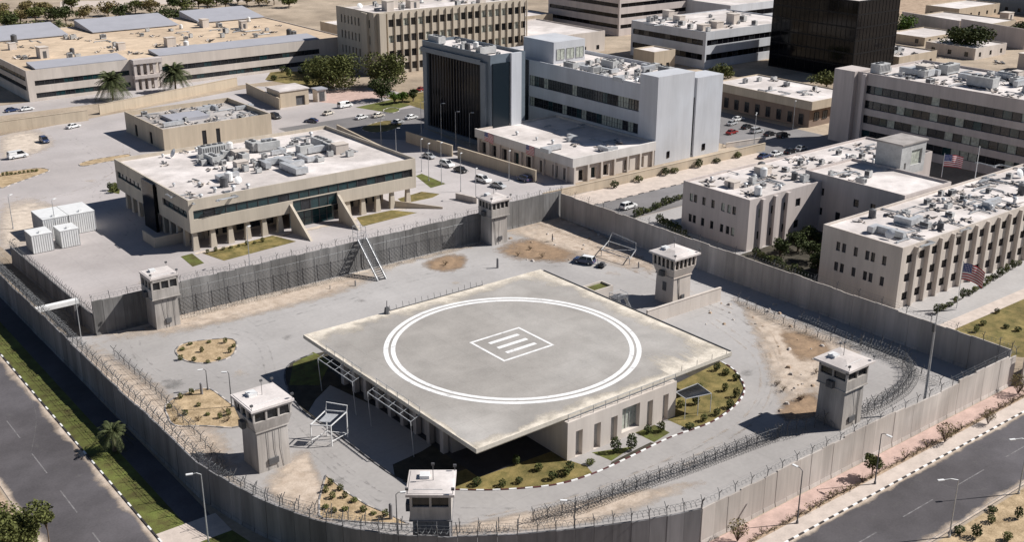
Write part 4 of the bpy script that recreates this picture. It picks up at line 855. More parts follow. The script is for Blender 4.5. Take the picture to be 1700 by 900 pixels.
mb = MB(); a, b, c, d = P(998, 425), P(1045, 440), P(1055, 425), P(1010, 410)
for p, q in ((a, b), (b, c), (c, d), (d, a), (a, c)): mb.tube([p+Vector((0, 0, 1.4)), q+Vector((0, 0, 1.4))], 0.1, 4)
for p in (a, b, c, d): mb.tube([p, p+Vector((0, 0, 1.4))], 0.09, 4)
mb.tube([d+Vector((0, 0, 1.4)), d+Vector((1, 0, 3.2)), c+Vector((0, 0, 3.0)), c+Vector((0, 0, 1.4))], 0.1, 4); mb.build('frame', 'galv', t)
t = thing('access_stair', 'small steel stair platform against the back edge of the landing pad', 'stair')
mb = MB(); o = Vector((134.6, 139.5, 0))
for dx, dy in ((0, 0), (2.6, 0), (0, 2.2), (2.6, 2.2)): mb.tube([o+Vector((dx*1.25-0.3, dy*1.25-0.3, 0)), o+Vector((dx, dy, 6.0))], 0.08, 4)
for dx, dy, ex, ey in ((0, 0, 2.6, 0), (2.6, 0, 2.6, 2.2), (0, 2.2, 2.6, 2.2), (0, 0, 0, 2.2)):
    for z in (6.9,): mb.tube([o+Vector((dx, dy, z)), o+Vector((ex, ey, z))], 0.05, 4)
    mb.tube([o+Vector((dx, dy, 1)), o+Vector((ex, ey, 5))], 0.05, 4); mb.tube([o+Vector((dx, dy, 6)), o+Vector((dx, dy, 6.9))], 0.05, 4)
mb.build('frame', 'galv', t); mb = MB(); mb.box(o.x-0.1, o.x+2.7, o.y-0.1, o.y+2.3, 6.0, 6.1); mb.build('platform', 'metal_dark', t); mb = MB(); mb.bar(o+Vector((2.7, 1, 5.9)), o+Vector((6.0, 1, 0.1)), 1.0, 0.12); mb.build('steps', 'metal', t)
t = thing('planter_box', 'pale open box with plants behind the landing pad edge', 'planter')
mb = MB(); c0 = Vector((137.5, 149)); 
for a, b, c, d in ((0, 5, 0, 0.25), (0, 5, 3.2, 3.45), (0, 0.25, 0.25, 3.2), (4.75, 5, 0.25, 3.2)): mb.box(c0.x+a, c0.x+b, c0.y+c, c0.y+d, 0, 4.2)
mb.build('box_wall', 'plaster', t); mb = MB(); mb.box(c0.x+0.25, c0.x+4.75, c0.y+0.25, c0.y+3.2, 0, 3.8); mb.build('soil', 'grass', t)
def container(label, x0, x1, y0, y1, h, ribs=True, roof='white_metal'):
    t = thing('container', label, 'container', (0, 0, 0), 0, 'white equipment containers by the left corridor wall'); mb = MB(); mb.box(x0, x1, y0, y1, 0.12, h); mb.build('body', 'equip' if not ribs else 'white_metal', t)
    mb = MB()
    n = int((x1-x0)/0.45)
    for i in range(n+1): x = x0+(x1-x0)*i/n; mb.box(x-0.05, x+0.05, y0-0.06, y0-0.001, 0.2, h-0.15)
    n = int((y1-y0)/0.45)
    for i in range(n+1): y = y0+(y1-y0)*i/n; mb.box(x0-0.06, x0-0.001, y-0.05, y+0.05, 0.2, h-0.15)
    mb.build('ribs', 'equip', t); mb = MB(); mb.box(x0-0.08, x1+0.08, y0-0.08, y1+0.08, h, h+0.14); mb.box((x0+x1)/2-.3, (x0+x1)/2+.3, y0+0.8, y0+1.4, h+0.14, h+0.6); mb.build('lid', roof, t)
    mb = MB(); mb.box(x0, x1, y0, y1, 0, 0.12); mb.build('skid', 'metal_dark', t)
container('white container with ribbed sides, nearest the left corridor wall', 61.8, 66.2, 249.2, 254.2, 4.2)
container('white container beside it, second from the corridor wall', 68.0, 72.0, 249.2, 254.0, 4.0)
container('long white container behind the two small ones', 66.8, 72.4, 257.5, 266, 4.8)
container('long white container at the back, right of the other one', 72.7, 78.5, 257.5, 266, 4.8)
# ---------------------------------------------------------------- lamp posts, masts and flags
def lamp_post(label, loc, h, arm=((1.4, 0),), m='metal', rz=0.0, group=None, name='lamp_post'):
    t = thing(name, label, 'lamp post', loc, rz, group)
    mb = MB(); mb.tube([(0, 0, 0), (0, 0, h)], 0.11, 6, 0.06); mb.cyl(0, 0, 0, 0.35, 0.2, 0.17, 8); mb.build('pole', m, t)
    for ax, ay in arm:
        mb = MB(); mb.tube([(0, 0, h-0.05), (ax*0.5, ay*0.5, h+0.25), (ax, ay, h+0.2)], 0.05, 4); mb.build('arm', m, t)
        d = Vector((ax, ay, 0)).normalized(); e = Vector((ax, ay, h+0.2)); mb = MB(); mb.bar(e-d*0.1, e+d*0.75, 0.34, 0.13); mb.build('lamp_head', 'white_metal', t)
    return t
lamp_post('tall street lamp on the verge at the bottom left', (45.7, 121.1, 0), 10.4, ((-1.0, 0.4),))
lamp_post('street lamp on the right pavement beside the round tree', (126.2, 77.2, 0), 8.0, ((0, -0.9),), 'metal_dark')
lamp_post('single-arm street lamp on the far verge of the right street', (122.6, 63.3, 0), 8.6, ((-1.9, 1.0),))
lamp_post('street lamp on the right street cut by the picture edge', (139.8, 63.3, 0), 8.6, ((-1.9, 1.0),))
lamp_post('short street lamp on the right pavement in the foreground', (109.5, 77.6, 0), 8.0, ((0, 0.9),), 'metal_dark')
lamp_post('lamp post standing just inside the front wall between two wire fences', (80.5, 89.6, 0), 8.5, ((-0.8, 0.7),), 'metal_dark')
lamp_post('lamp post left of the front watchtower behind the wall', tuple(P(660, 893)), 6.5, ((0.6, -0.3),), 'metal_dark')
lamp_post('thin lamp post at the right tip of the second sand island', tuple(P(385, 676)), 6.0, ((-0.3, 0.2),), 'metal_dark')
lamp_post('thin lamp post at the top of the second sand island', tuple(P(345, 648)), 3.6, ((-0.5, 0.2),), 'metal_dark')
for k, (u, v, h) in enumerate(((700, 240, 13), (733, 243, 13), (757, 246, 11), (780, 242, 10), (633, 240, 8), (658, 258, 8))):
    lamp_post('slim pale lamp post in the row before the dark glass block', tuple(P(u, v)), h, ((0.5, -0.3),), 'metal', group='lamp posts along the road by the dark glass block')
for k, (u, v, h) in enumerate(((712, 300, 10), (733, 305, 11), (765, 318, 10), (790, 332, 8), (845, 300, 8), (700, 285, 9))):
    lamp_post('thin grey pole beside the road right of the office block', tuple(P(u, v)), h, ((0.3, 0.2),), 'metal', group='thin poles beside the office block road')
for u, v, h in ((95, 395, 9), (22, 380, 8), (415, 445, 9)):
    lamp_post('slender lamp post in the yard on the left side', tuple(P(u, v)), h, ((0.4, 0.2),), 'metal', group='slender lamp posts in the left yard')
lamp_post('double lamp on the pavement beyond the white end tower', tuple(P(1252, 238)), 9, ((0.8, 0.6), (-0.8, -0.6)), 'metal')
lamp_post('slender pole beside the low brown building', tuple(P(1316, 215)), 9, ((0.4, 0.2),), 'metal')
t = thing('mast', 'tall grey steel mast rising behind the right wall', 'mast', (150.6, 85.4, 0)); mb = MB(); mb.tube([(0, 0, 0), (0, 0, 15.5)], 0.24, 8, 0.13); mb.build('pole', 'metal', t); mb = MB(); mb.tube([(0, 0, 15.4), (0.5, 0.2, 18.5)], 0.05, 4); mb.box(-0.5, -0.1, -0.2, 0.2, 14.2, 15.6); mb.build('antenna', 'metal_dark', t)
t = thing('mast', 'thin antenna mast at the end of the right wall', 'mast', (167.4, 83.2, 0)); mb = MB(); mb.tube([(0, 0, 0), (0, 0, 9.4)], 0.09, 6, 0.05); mb.build('pole', 'metal_dark', t); mb = MB(); mb.tube([(-0.6, 0, 9.2), (0.6, 0, 9.2)], 0.04, 4); mb.build('crossbar', 'metal_dark', t)
t = thing('mast', 'thin pole in the left corridor beside the inner wall', 'mast', (53.6, 193.0, 0)); mb = MB(); mb.tube([(0, 0, 0), (0, 0, 9.5)], 0.1, 6, 0.06); mb.build('pole', 'metal', t)
def us_flag(label, base, h, w, hh, rz, droop=0.25, pole_r=0.09, cloth_only=False):
    t = thing('flag', label, 'flag', base, rz)
    if not cloth_only:
        mb = MB(); mb.tube([(0, 0, 0), (0, 0, h)], pole_r, 6, pole_r*0.6); mb.build('pole', 'white_metal', t)
        mb = MB(); mb.cyl(0, 0, h, h+0.2, 0.12, 0.05, 6); mb.build('finial', 'metal', t)
    nx, nz = 16, 8; mb = MB(); uv = []
    for j in range(nz+1):
        for i in range(nx+1):
            a, b = i/nx, j/nz; mb.v.append((0.08+w*a*0.93, 0.22*math.sin(a*9+b*1.5)*(0.2+a) if not cloth_only else -0.06-0.05*math.sin(b*5+a*8), h-hh*(1-b)-droop*w*a*a-0.15))
    for j in range(nz):
        for i in range(nx): k = j*(nx+1)+i; mb.f.append((k, k+1, k+nx+2, k+nx+1)); mb.m.append(0)
    me = mb.mesh('cloth', 'flag', True); ul = me.uv_layers.new(name='UVMap')
    for p in me.polygons:
        for li in p.loop_indices: vi = me.loops[li].vertex_index; ul.data[li].uv = ((vi % (nx+1))/nx, (vi//(nx+1))/nz)
    link('cloth', me, t)
us_flag('striped flag with blue starred corner on the pole before the ribbed facade', tuple(P(1588, 512)), 9.6, 4.6, 3.4, math.radians(-40), 0.4)
us_flag('striped flag flying over the stair tower roof', tuple(P(1563, 294, 12.3)), 5.6, 5.0, 2.9, math.radians(-30), 0.15)
us_flag('striped flag hung on the left part of the annex front', (192.3, 257.5, 0), 7.3, 4.6, 2.6, math.radians(-90), 0.1, cloth_only=True)
us_flag('striped flag hung on the right part of the annex front', (192.3, 238.2, 0), 7.3, 3.9, 2.6, math.radians(-90), 0.05, cloth_only=True)
t = thing('flagpole', 'bare white flagpole right of the flag over the stair tower', 'flagpole', tuple(P(1618, 300, 12.3))); mb = MB(); mb.tube([(0, 0, 0), (0, 0, 8)], 0.1, 6, 0.06); mb.build('pole', 'white_metal', t); mb = MB(); mb.cyl(0, 0, 8, 8.25, 0.14, 0.07, 6); mb.build('finial', 'white_metal', t)
# ---------------------------------------------------------------- vehicles
def car(name, label, loc, rz, paint='car_white', kind='sedan', cat='car', group=None, roof=None):
    t = thing(name, label, cat, (loc[0], loc[1], 0.03), rz, group)
    prof = {'sedan': (4.6, 1.8, [(-2.3, .35), (-2.28, .72), (-2.1, .88), (-1.35, .95), (1.0, .92), (2.05, .78), (2.28, .6), (2.3, .35)], [(-1.75, .93), (-1.0, 1.42), (0.35, 1.44), (1.2, .9)]),
            'suv': (4.8, 1.95, [(-2.4, .4), (-2.4, 1.0), (-2.25, 1.12), (1.05, 1.1), (2.2, .98), (2.38, .75), (2.4, .4)], [(-2.3, 1.1), (-2.0, 1.75), (0.4, 1.78), (1.25, 1.08)]),
            'van': (5.6, 2.0, [(-2.8, .4), (-2.8, 1.2), (-2.75, 1.3), (1.9, 1.25), (2.65, 1.0), (2.8, .75), (2.8, .4)], [(-2.75, 1.28), (-2.6, 2.15), (1.2, 2.15), (2.1, 1.22)])}[kind]
    L, Wd, body, cab = prof; hw = Wd/2
    def extr(pts, w0, w1f, m, nm):
        mb = MB(); n = len(pts); zmin = min(p[1] for p in pts); zmax = max(p[1] for p in pts)
        for s in (-1, 1):
            for x, z in pts: mb.v.append((x, s*(w0-w1f*(z-zmin)/(zmax-zmin)), z))
        mb.f = [tuple(range(n)), tuple(range(2*n-1, n-1, -1))]+[(i, n+i, n+(i+1) % n, (i+1) % n) for i in range(n)]; mb.m = [0]*len(mb.f)
        o = mb.build(nm, m, t); o.data.polygons.foreach_set('use_smooth', [False]*len(mb.f)); return o
    extr(body, hw, 0.08, paint, 'body')
    extr(cab, hw-0.1, 0.16, 'glass_dark', 'glasshouse')
    (x1, z1), (x2, z2) = cab[1], cab[2]; mb = MB(); mb.box(x1-0.05, x2+0.05, -hw+0.27, hw-0.27, z1-0.04, z1+0.04, 0.12, 0.06)
    for s in (-1, 1):
        y = s*(hw-0.17)
        for p, q in ((cab[0], cab[1]), (cab[2], cab[3])): mb.bar((p[0], s*(hw-0.11), p[1]), (q[0], s*(hw-0.27) if q == cab[1] else s*(hw-0.12), q[1]) if False else (q[0], s*(hw-0.2), q[1]), 0.1, 0.09)
        mx = (x1+x2)/2-0.1; mb.bar((mx, s*(hw-0.1), cab[0][1]), (mx, s*(hw-0.25), z1), 0.1, 0.06)
        if kind == 'van': mb.box(cab[0][0]+0.2, -0.4, s*(hw-0.16)-0.04, s*(hw-0.16)+0.04, 1.3, 2.05)
    mb.build('roof', roof or paint, t)
    wb = L*0.29
    for sx in (-1, 1):
        for sy in (-1, 1):
            r_ = 0.34 if kind == 'sedan' else 0.4; mb = MB(); n = 14; c = (sx*wb, sy*(hw-0.1), r_)
            for yy in (-0.12, 0.12):
                for i in range(n): a = 2*math.pi*i/n; mb.v.append((c[0]+r_*math.cos(a), c[1]+yy, c[2]+r_*math.sin(a)))
            mb.f = [tuple(range(n)), tuple(range(2*n-1, n-1, -1))]+[(i, n+i, n+(i+1) % n, (i+1) % n) for i in range(n)]; mb.m = [0]*len(mb.f)
            wh = mb.build('wheel', 'rubber', t); mb = MB()
            for i in range(10): a = 2*math.pi*i/10; mb.v.append((c[0]+r_*.6*math.cos(a), c[1]+sy*0.135, c[2]+r_*.6*math.sin(a)))
            mb.f = [tuple(range(10))]; mb.m = [0]; mb.build('rim', 'galv', wh)
    zl = body[-2][1]-0.02
    for s in (-1, 1):
        mb = MB(); mb.box(L/2-0.12, L/2+0.01, s*(hw-0.35)-0.2, s*(hw-0.35)+0.2, zl-0.06, zl+0.08); mb.build('headlight', 'lamp_clear', t)
        mb = MB(); mb.box(-L/2-0.01, -L/2+0.06, s*(hw-0.3)-0.16, s*(hw-0.3)+0.16, zl, zl+0.16); mb.build('tail_light', 'lamp_red', t)
    return t
B_ = math.pi/2
car('parked_car', 'white off-road car parked on the inner road by the right buildings', P(1043, 346), 0.08, 'car_white', 'suv')
car('parked_car', 'white saloon on the road right of the office block', P(802, 302), -B_+0.1, 'car_white', 'suv')
car('parked_car', 'silver-roofed dark saloon just behind the white one by the far watchtower', P(827, 311), -B_+0.2, 'car_silver', 'sedan')
car('parked_van', 'white van parked by the pink paving near the gatehouse', P(573, 178), 0.15, 'car_white', 'van', 'van')
car('parked_car', 'cream saloon on the grey road beyond the office block', P(628, 194), 0.1, 'car_beige')
car('parked_car', 'white car at the shadow edge beside the dark glass block', P(683, 197), 0.1, 'car_white')
car('parked_car', 'black and white car by the end of the service building', P(458, 196), -B_, 'car_black', 'suv')
car('parked_car', 'dark blue car in the road behind the office block', P(517, 203), 2.2, 'car_blue')
car('parked_car', 'dark blue car in the car park at the left edge', P(74, 236), -B_, 'car_blue', 'suv')
car('parked_car', 'white car in the car park at far left below the tan wall', P(122, 212), 0.3, 'car_white')
car('parked_car', 'dark car nearest the lamp in the shaded car park', P(1278, 225), 0.0, 'car_black')
car('parked_car', 'silver car half in shade at the left of the low brown building', P(1215, 207), 0.2, 'car_silver')
car('parked_car', 'white car parked behind the pinkish building roof', P(1288, 258), 0.1, 'car_white')
car('parked_car', 'black car parked behind the pinkish building, middle of three', P(1312, 254), 0.1, 'car_black')
car('parked_car', 'grey car parked behind the pinkish building, last of three', P(1330, 249), 0.1, 'car_silver')
car('parked_car', 'dark car parked at the bottom of the low brown building', P(1240, 213), 0.1, 'car_black')
car('parked_car', 'red car parked far behind, beyond the finned building trees', P(700, 150), 0.3, 'car_red')
for k, (u, v, rz, pc, kd, lab) in enumerate(((660, 205, 0.15, 'car_silver', 'sedan', 'silver car on the grey road, nearest the green bed'), (600, 197, 0.2, 'car_white', 'sedan', 'white car at the junction left of the cream saloon'),
    (742, 276, -1.5, 'car_white', 'suv', 'white car driving up the street beyond the thin poles'), (765, 285, -1.5, 'car_black', 'sedan', 'black car on the street just behind the white one'), (712, 262, -1.5, 'car_silver', 'sedan', 'silver car farthest up the street by the tan wall'), (870, 300, 1.6, 'car_blue', 'suv', 'dark blue car in the shade of the tan wall by the annex'),
    (1225, 200, 0.0, 'car_white', 'sedan', 'white car in the shaded car park, nearest the white end tower'), (1256, 220, 0.0, 'car_silver', 'suv', 'silver off-road car in the shaded car park row'), (1300, 228, 0.0, 'car_black', 'suv', 'black off-road car at the right end of the shaded car park row'), (1268, 262, 0.1, 'car_blue', 'sedan', 'blue car half hidden behind the pinkish building roof'),
    (545, 190, 0.4, 'car_beige', 'sedan', 'beige car turning by the gatehouse'), (30, 262, 0.1, 'car_white', 'van', 'white van at the left picture edge in the car park'), (20, 185, 0.1, 'car_blue', 'sedan', 'blue car parked before the long building at far left'), (45, 183, 0.1, 'car_white', 'sedan', 'white car parked before the long building at far left'), (1215, 222, 0.1, 'car_red', 'sedan', 'red car by the foot of the white end tower'))):
    car('parked_car', lab, P(u, v), rz, pc, kd)
car('utility_vehicle', 'small dark utility vehicle with white roof by the dirt mound', P(970, 437), 2.0, 'car_blue', 'suv', 'vehicle', roof='car_white')
bpy.context.view_layer.update()
t = thing('trailer', 'small dark two-wheel trailer behind the utility vehicle', 'trailer', tuple(P(998, 444)), 2.0)
mb = MB(); mb.box(-1.0, 1.0, -0.7, 0.7, 0.45, 0.6); mb.box(-0.8, 0.3, -0.5, 0.5, 0.6, 1.2, 0.1, 0.1); mb.tube([(1.0, 0, 0.5), (2.2, 0, 0.4)], 0.06, 4); mb.tube([(0.6, 0.3, 0.6), (0.8, 0.3, 1.9)], 0.05, 4); mb.build('bed', 'equip_dark', t)
for s in (-1, 1):
    mb = MB(); n = 12
    for yy in (s*0.72, s*0.9):
        for i in range(n): a = 2*math.pi*i/n; mb.v.append((0.34*math.cos(a), yy, 0.34+0.34*math.sin(a)))
    mb.f = [tuple(range(n)), tuple(range(2*n-1, n-1, -1))]+[(i, n+i, n+(i+1) % n, (i+1) % n) for i in range(n)]; mb.m = [0]*len(mb.f); mb.build('wheel', 'rubber', t)
# one standing person by the dirt mound
def person(label, loc, rz):
    J = [(0, 0, .95), (0, 0, 1.2), (0, 0, 1.42), (0, 0, 1.52), (0, 0, 1.66), (.1, 0, .88), (.11, .02, .48), (.12, 0, .09), (.12, -.14, .04), (-.1, 0, .88), (-.12, .02, .48), (-.13, 0.02, .09), (-.13, -.12, .04),
         (.2, 0, 1.4), (.25, .03, 1.12), (.24, -.06, .86), (.24, -.08, .76), (-.2, 0, 1.4), (-.25, .03, 1.12), (-.24, -.06, .86), (-.24, -.08, .76), (0, -.01, 1.76)]
    E_ = [(0, 1), (1, 2), (2, 3), (3, 4), (4, 21), (0, 5), (5, 6), (6, 7), (7, 8), (0, 9), (9, 10), (10, 11), (11, 12), (2, 13), (13, 14), (14, 15), (15, 16), (2, 17), (17, 18), (18, 19), (19, 20)]
    R_ = [.15, .15, .15, .06, .1, .09, .065, .045, .045, .09, .065, .045, .045, .06, .05, .04, .035, .06, .05, .04, .035, .075]
    me = bpy.data.meshes.new('person'); me.from_pydata(J, E_, []); me.materials.append(MATS['cloth_dark']); o = link('person', me, None, loc, rz); tag(o, label, 'person')
    m = o.modifiers.new('Skin', 'SKIN'); sv = me.skin_vertices[0].data if me.skin_vertices else None
    if sv is None:
        import bmesh
        bm = bmesh.new(); bm.from_mesh(me); bm.verts.layers.skin.verify(); bm.to_mesh(me); bm.free(); sv = me.skin_vertices[0].data
    for i, q in enumerate(R_): sv[i].radius = (q, q); sv[i].use_root = (i == 0)
    o.modifiers.new('Sub', 'SUBSURF').levels = 1; o.modifiers['Sub'].render_levels = 1
    mb = MB(); mb.cyl(0, 0, 1.74, 1.86, 0.1, 0.07, 10); mb.build('cap', 'cloth_dark', o); mb = MB(); mb.cyl(0, -0.03, 1.6, 1.74, 0.09, 0.1, 10); mb.build('head', 'skin', o)
person('standing person in dark clothes on the dirt mound by the utility vehicle', tuple(P(917, 401)), 0.6)
# ---------------------------------------------------------------- vegetation
def leaves(mb, c, rad, n, size, r, flat=1.0, hollow=0.35):
    for _ in range(n):
        while True:
            d = Vector((r.uniform(-1, 1), r.uniform(-1, 1), r.uniform(-1, 1)))
            if hollow < d.length < 1: break
        p = Vector((c[0]+d.x*rad[0], c[1]+d.y*rad[1], c[2]+d.z*rad[2]))
        a = Vector((r.uniform(-1, 1), r.uniform(-1, 1), r.uniform(-.6, .6))).normalized(); b = a.cross(Vector((r.uniform(-1, 1), r.uniform(-1, 1), r.uniform(-1, 1)))).normalized()
        s = size*r.uniform(0.55, 1.25); q = a*s; w = b*s*0.55
        mb.face([p-q, p+w, p+q, p-w])
def tree_mesh(seed, h, rad, leaf_m, n=1500, size=0.35, trunk=0.32, lobes=9, squash=0.8):
    r = random.Random(seed); tk = MB(); cr = MB()
    top = h*(1-squash*0.42)-0.2
    base = h-rad*squash*1.9; base = max(base, h*0.18)
    tk.tube([(0, 0, -0.1), (r.uniform(-.15, .15), r.uniform(-.15, .15), base*0.6), (r.uniform(-.3, .3), r.uniform(-.3, .3), base+rad*0.4)], trunk, 7, trunk*0.55)
    zc = (h+base)/2
    for i in range(lobes):
        a = 2.4*i+r.uniform(-.4, .4); d = rad*(0.25+0.5*r.random())*(i > 0); lr = rad*r.uniform(0.36, 0.58)
        c = Vector((d*math.cos(a), d*math.sin(a), zc+r.uniform(-0.5, 0.55)*(h-base)*0.62)); c.z = min(c.z, h-lr*squash*0.8); c.z = max(c.z, base+lr*0.3)
        tk.tube([(0, 0, base*0.75), ((c.x)*0.4, c.y*0.4, base+(c.z-base)*0.4), tuple(c)], trunk*0.42, 5, trunk*0.12)
        leaves(cr, c, (lr, lr, lr*squash), n//lobes, size, r, hollow=0.25)
    return tk.mesh('trunk', 'bark'), cr.mesh('crown', leaf_m)
TREES = {}
def tree(label, loc, h, rad, leaf_m, seed, n=1500, size=0.35, group=None, name='tree', squash=0.8, lobes=9, trunk=0.3):
    t = thing(name, label, 'tree', (loc[0], loc[1], 0), 0, group); a, b = tree_mesh(seed, h, rad, leaf_m, n, size, trunk, lobes, squash)
    link('trunk', a, t); link('crown', b, t); return t
tree('large leafy green tree filling the bottom left corner', (25.4, 133.0, 0), 8.0, 4.6, 'leaf_olive', 5, 9000, 0.24, lobes=15)
tree('small sapling beside the big tree at the bottom left', tuple(P(82, 905)), 5.0, 1.3, 'leaf_olive', 6, 700, 0.2, trunk=0.1)
tree('big dark olive tree in front of the finned building, left of two', tuple(P(552, 146)), 12, 10.0, 'leaf_olive', 7, 6500, 0.5, lobes=18)
tree('second dark tree at the foot of the finned building', tuple(P(645, 145)), 13, 8.0, 'leaf_olive', 8, 4200, 0.5, lobes=14)
tree('dense dark tree between the round bushes and the finned building', tuple(P(634, 166)), 8.5, 5.2, 'leaf_dark', 9, 2200, 0.4)
for u, v, h, rr, s in ((655, 172, 4.2, 2.3, 1), (668, 170, 4.0, 2.1, 2), (686, 168, 4.2, 2.0, 3)):
    tree('clipped round green bush tree in the row beside the dark glass block', tuple(P(u, v)), h, rr, 'leaf_green' if s != 3 else 'leaf_dark', 20+s, 1100, 0.3, group='round bush trees by the dark glass block')
tree('dark shrub mass against the long building end', tuple(P(525, 128)), 6, 6.5, 'leaf_dark', 33, 2000, 0.45, squash=0.6)
tree('wide brown-green tree at top left behind the long building', (150, 545, 0), 10, 11, 'leaf_olive', 40, 2000, 0.6, squash=0.6)
tree('dry brown tree at top left near the sheet roof', (168, 540, 0), 9, 9, 'leaf_dry', 41, 1600, 0.6, squash=0.6)
tree('dark round tree at the top between the sheet roofs', (216, 536, 0), 13, 12, 'leaf_dark', 42, 2600, 0.6, squash=0.7)
for k, (u, v, m) in enumerate(((20, 48, 'leaf_dark'), (3, 32, 'leaf_dry'), (120, 20, 'leaf_olive'), (225, 22, 'leaf_olive'), (330, 14, 'leaf_dry'), (360, 10, 'leaf_dry'), (410, 8, 'leaf_dry'), (250, 22, 'leaf_dry'), (60, 40, 'leaf_olive'), (90, 34, 'leaf_dark'), (75, 28, 'leaf_dry'), (110, 40, 'leaf_dark'), (200, 30, 'leaf_dark'), (180, 26, 'leaf_dry'), (290, 20, 'leaf_dark'), (305, 17, 'leaf_olive'), (345, 16, 'leaf_olive'), (375, 14, 'leaf_dark'), (395, 6, 'leaf_olive'), (430, 10, 'leaf_dry'), (455, 8, 'leaf_dry'), (480, 12, 'leaf_olive'), (35, 40, 'leaf_dry'), (10, 44, 'leaf_olive'), (45, 24, 'leaf_dry'), (140, 32, 'leaf_dry'))):
    p = P(u, v); tree('scrubby desert tree on the sand at the top left', tuple(p), 7+k % 3, 5+k % 2, m, 50+k, 900, 0.6, group='scrub trees on the far sand', squash=0.6)
tree('dark bushy tree between the low houses at upper right', tuple(P(1607, 90)), 13, 11, 'leaf_dark', 70, 3000, 0.7, squash=0.6, lobes=12)
tree('green tree right of the black glass block', tuple(P(1500, 55)), 9, 6, 'leaf_green', 71, 1200, 0.6)
tree('green bush tree between the striped block and low building', tuple(P(1200, 130)), 5.5, 5, 'leaf_olive', 72, 1200, 0.45)
tree('green hedge tree under the black glass block', tuple(P(1372, 145)), 6, 6.5, 'leaf_olive', 73, 1500, 0.45, squash=0.5)
tree('dark tree at the right edge behind the long pale building', tuple(P(1690, 62)), 8, 8, 'leaf_dark', 74, 1200, 0.6, squash=0.5)
tree('round-headed small tree beside the lamp on the right pavement', (127.2, 78.4, 0), 3.9, 1.55, 'leaf_olive', 80, 900, 0.2, trunk=0.12)
for k, (x, y) in enumerate(((190, 136), (194, 141), (199, 137), (191, 147), (197, 147), (204, 143), (204, 149))):  # trees added to make the court dark
    tree('dark leafy tree added to darken the court between the two beige buildings', (x, y, 0), 4.2+0.4*(k % 3), 2.6, 'leaf_dark', 300+k, 900, 0.3, group='trees added to darken the court')
def palm(label, loc, h, fl, n, seed, skirt=True):
    t = thing('palm_tree', label, 'palm tree', (loc[0], loc[1], 0)); r = random.Random(seed)
    mb = MB(); mb.tube([(0, 0, -0.1), (0.1, 0.05, h*0.5), (0.05, 0.1, h)], 0.34, 8, 0.26); mb.build('trunk', 'bark', t); mb = MB()
    for k in range(n):
        a = 2.399*k; el = r.uniform(-0.5, 1.15); L = fl*r.uniform(0.8, 1.1); pts = []
        for i in range(9):
            s = i/8; hor = L*(math.cos(el)*s); z = h+L*(math.sin(el)*s-0.55*s*s*(1.2-0.4*el)); pts.append(Vector((hor*math.cos(a), hor*math.sin(a), z)))
        side = Vector((-math.sin(a), math.cos(a), 0))
        mb.tube(pts, 0.05, 3, 0.015)
        for i in range(1, 9):
            for s in (-1, 1):
                for f_ in (0.0, 0.33, 0.66):
                    p = pts[i-1].lerp(pts[i], f_+0.25); d = (pts[i]-pts[i-1]).normalized(); ll = fl*0.2*(1-0.6*abs(i/8-0.4)); q = p+side*s*ll+d*ll*0.5-Vector((0, 0, ll*0.45))
                    mb.face([p-d*fl*0.014, p+d*fl*0.014, q])
    mb.build('fronds', 'leaf_palm', t)
palm('big palm left of the portal of the long building', tuple(P(188, 166)), 7.0, 6.6, 110, 1)
palm('big palm right of the portal of the long building', tuple(P(292, 152)), 7.4, 6.4, 110, 2)
palm('small palm on the grass verge of the left street', (44.8, 152.4, 0), 3.2, 2.9, 55, 3)
palm('palm standing between the sheet roofs on the far side of the long building', (153, 517, 0), 12, 4.0, 30, 4)
# clipped bushes, each one a plant
def bush_mesh(seed, h, rad, m, n=260, size=0.14, tall=1.0):
    r = random.Random(seed); mb = MB(); mb.tube([(0, 0, 0), (0, 0, h*0.6)], 0.05, 5); mb.k = 1
    leaves(mb, (0, 0, h*0.55), (rad, rad, h*0.5), n, size, r, hollow=0.45); return mb.mesh('bush', ('bark', m))
BM = [bush_mesh(i, 1.3, 0.62, ('leaf_dark', 'leaf_olive')[i % 2]) for i in range(5)]
BT = [bush_mesh(20+i, 2.6, 0.75, 'leaf_dark', 420, 0.16) for i in range(2)]
BS = [bush_mesh(30+i, 0.8, 0.45, 'leaf_olive', 150, 0.12) for i in range(3)]
def bushes(pts, meshes, label, group, name='bush', z=0.0, s0=0.85, s1=1.2):
    for i, q in enumerate(pts):
        p = P(*q) if len(q) == 2 else Vector(q); o = link(name, meshes[i % len(meshes)], None, (p.x, p.y, z), RND.uniform(0, 6), (RND.uniform(s0, s1), RND.uniform(s0, s1), RND.uniform(s0*0.7, s1*1.15))); tag(o, label, 'bush', group)
bushes([(792, 806), (834, 808), (857, 772), (894, 782), (862, 803), (917, 797), (940, 790), (946, 783), (980, 772)], BM, 'small dark clipped bush on the brown lawn at the front of the landing pad', 'bushes on the front pad lawn')
bushes([(1022, 752), (1048, 748)], BT, 'tall clipped bush in the small triangular bed by the pad wing', 'two clipped bushes by the pad wing')
bushes([(1075, 720), (1097, 717)], BM, 'round clipped bush in the small square bed by the pad wing', 'bushes in the square bed')
bushes([(1190, 616), (1205, 622), (1222, 632), (1203, 650), (1222, 660), (1155, 672), (1130, 676), (1145, 712), (1168, 700), (1190, 690), (1212, 678), (1160, 645)], BM, 'small dark clipped bush on the green lawn at the right end of the pad', 'bushes on the right pad lawn')
bushes([(300, 598), (322, 600), (345, 603), (364, 598), (382, 586), (388, 577), (374, 570), (347, 570), (316, 573), (303, 582), (335, 585)], BS, 'tiny shrub on the small oval sand island', 'shrubs on the oval sand island')
bushes([(282, 678), (300, 662), (318, 655), (308, 690), (345, 690), (365, 695), (380, 690), (330, 675)], BS, 'tiny shrub on the second sand island', 'shrubs on the second sand island')
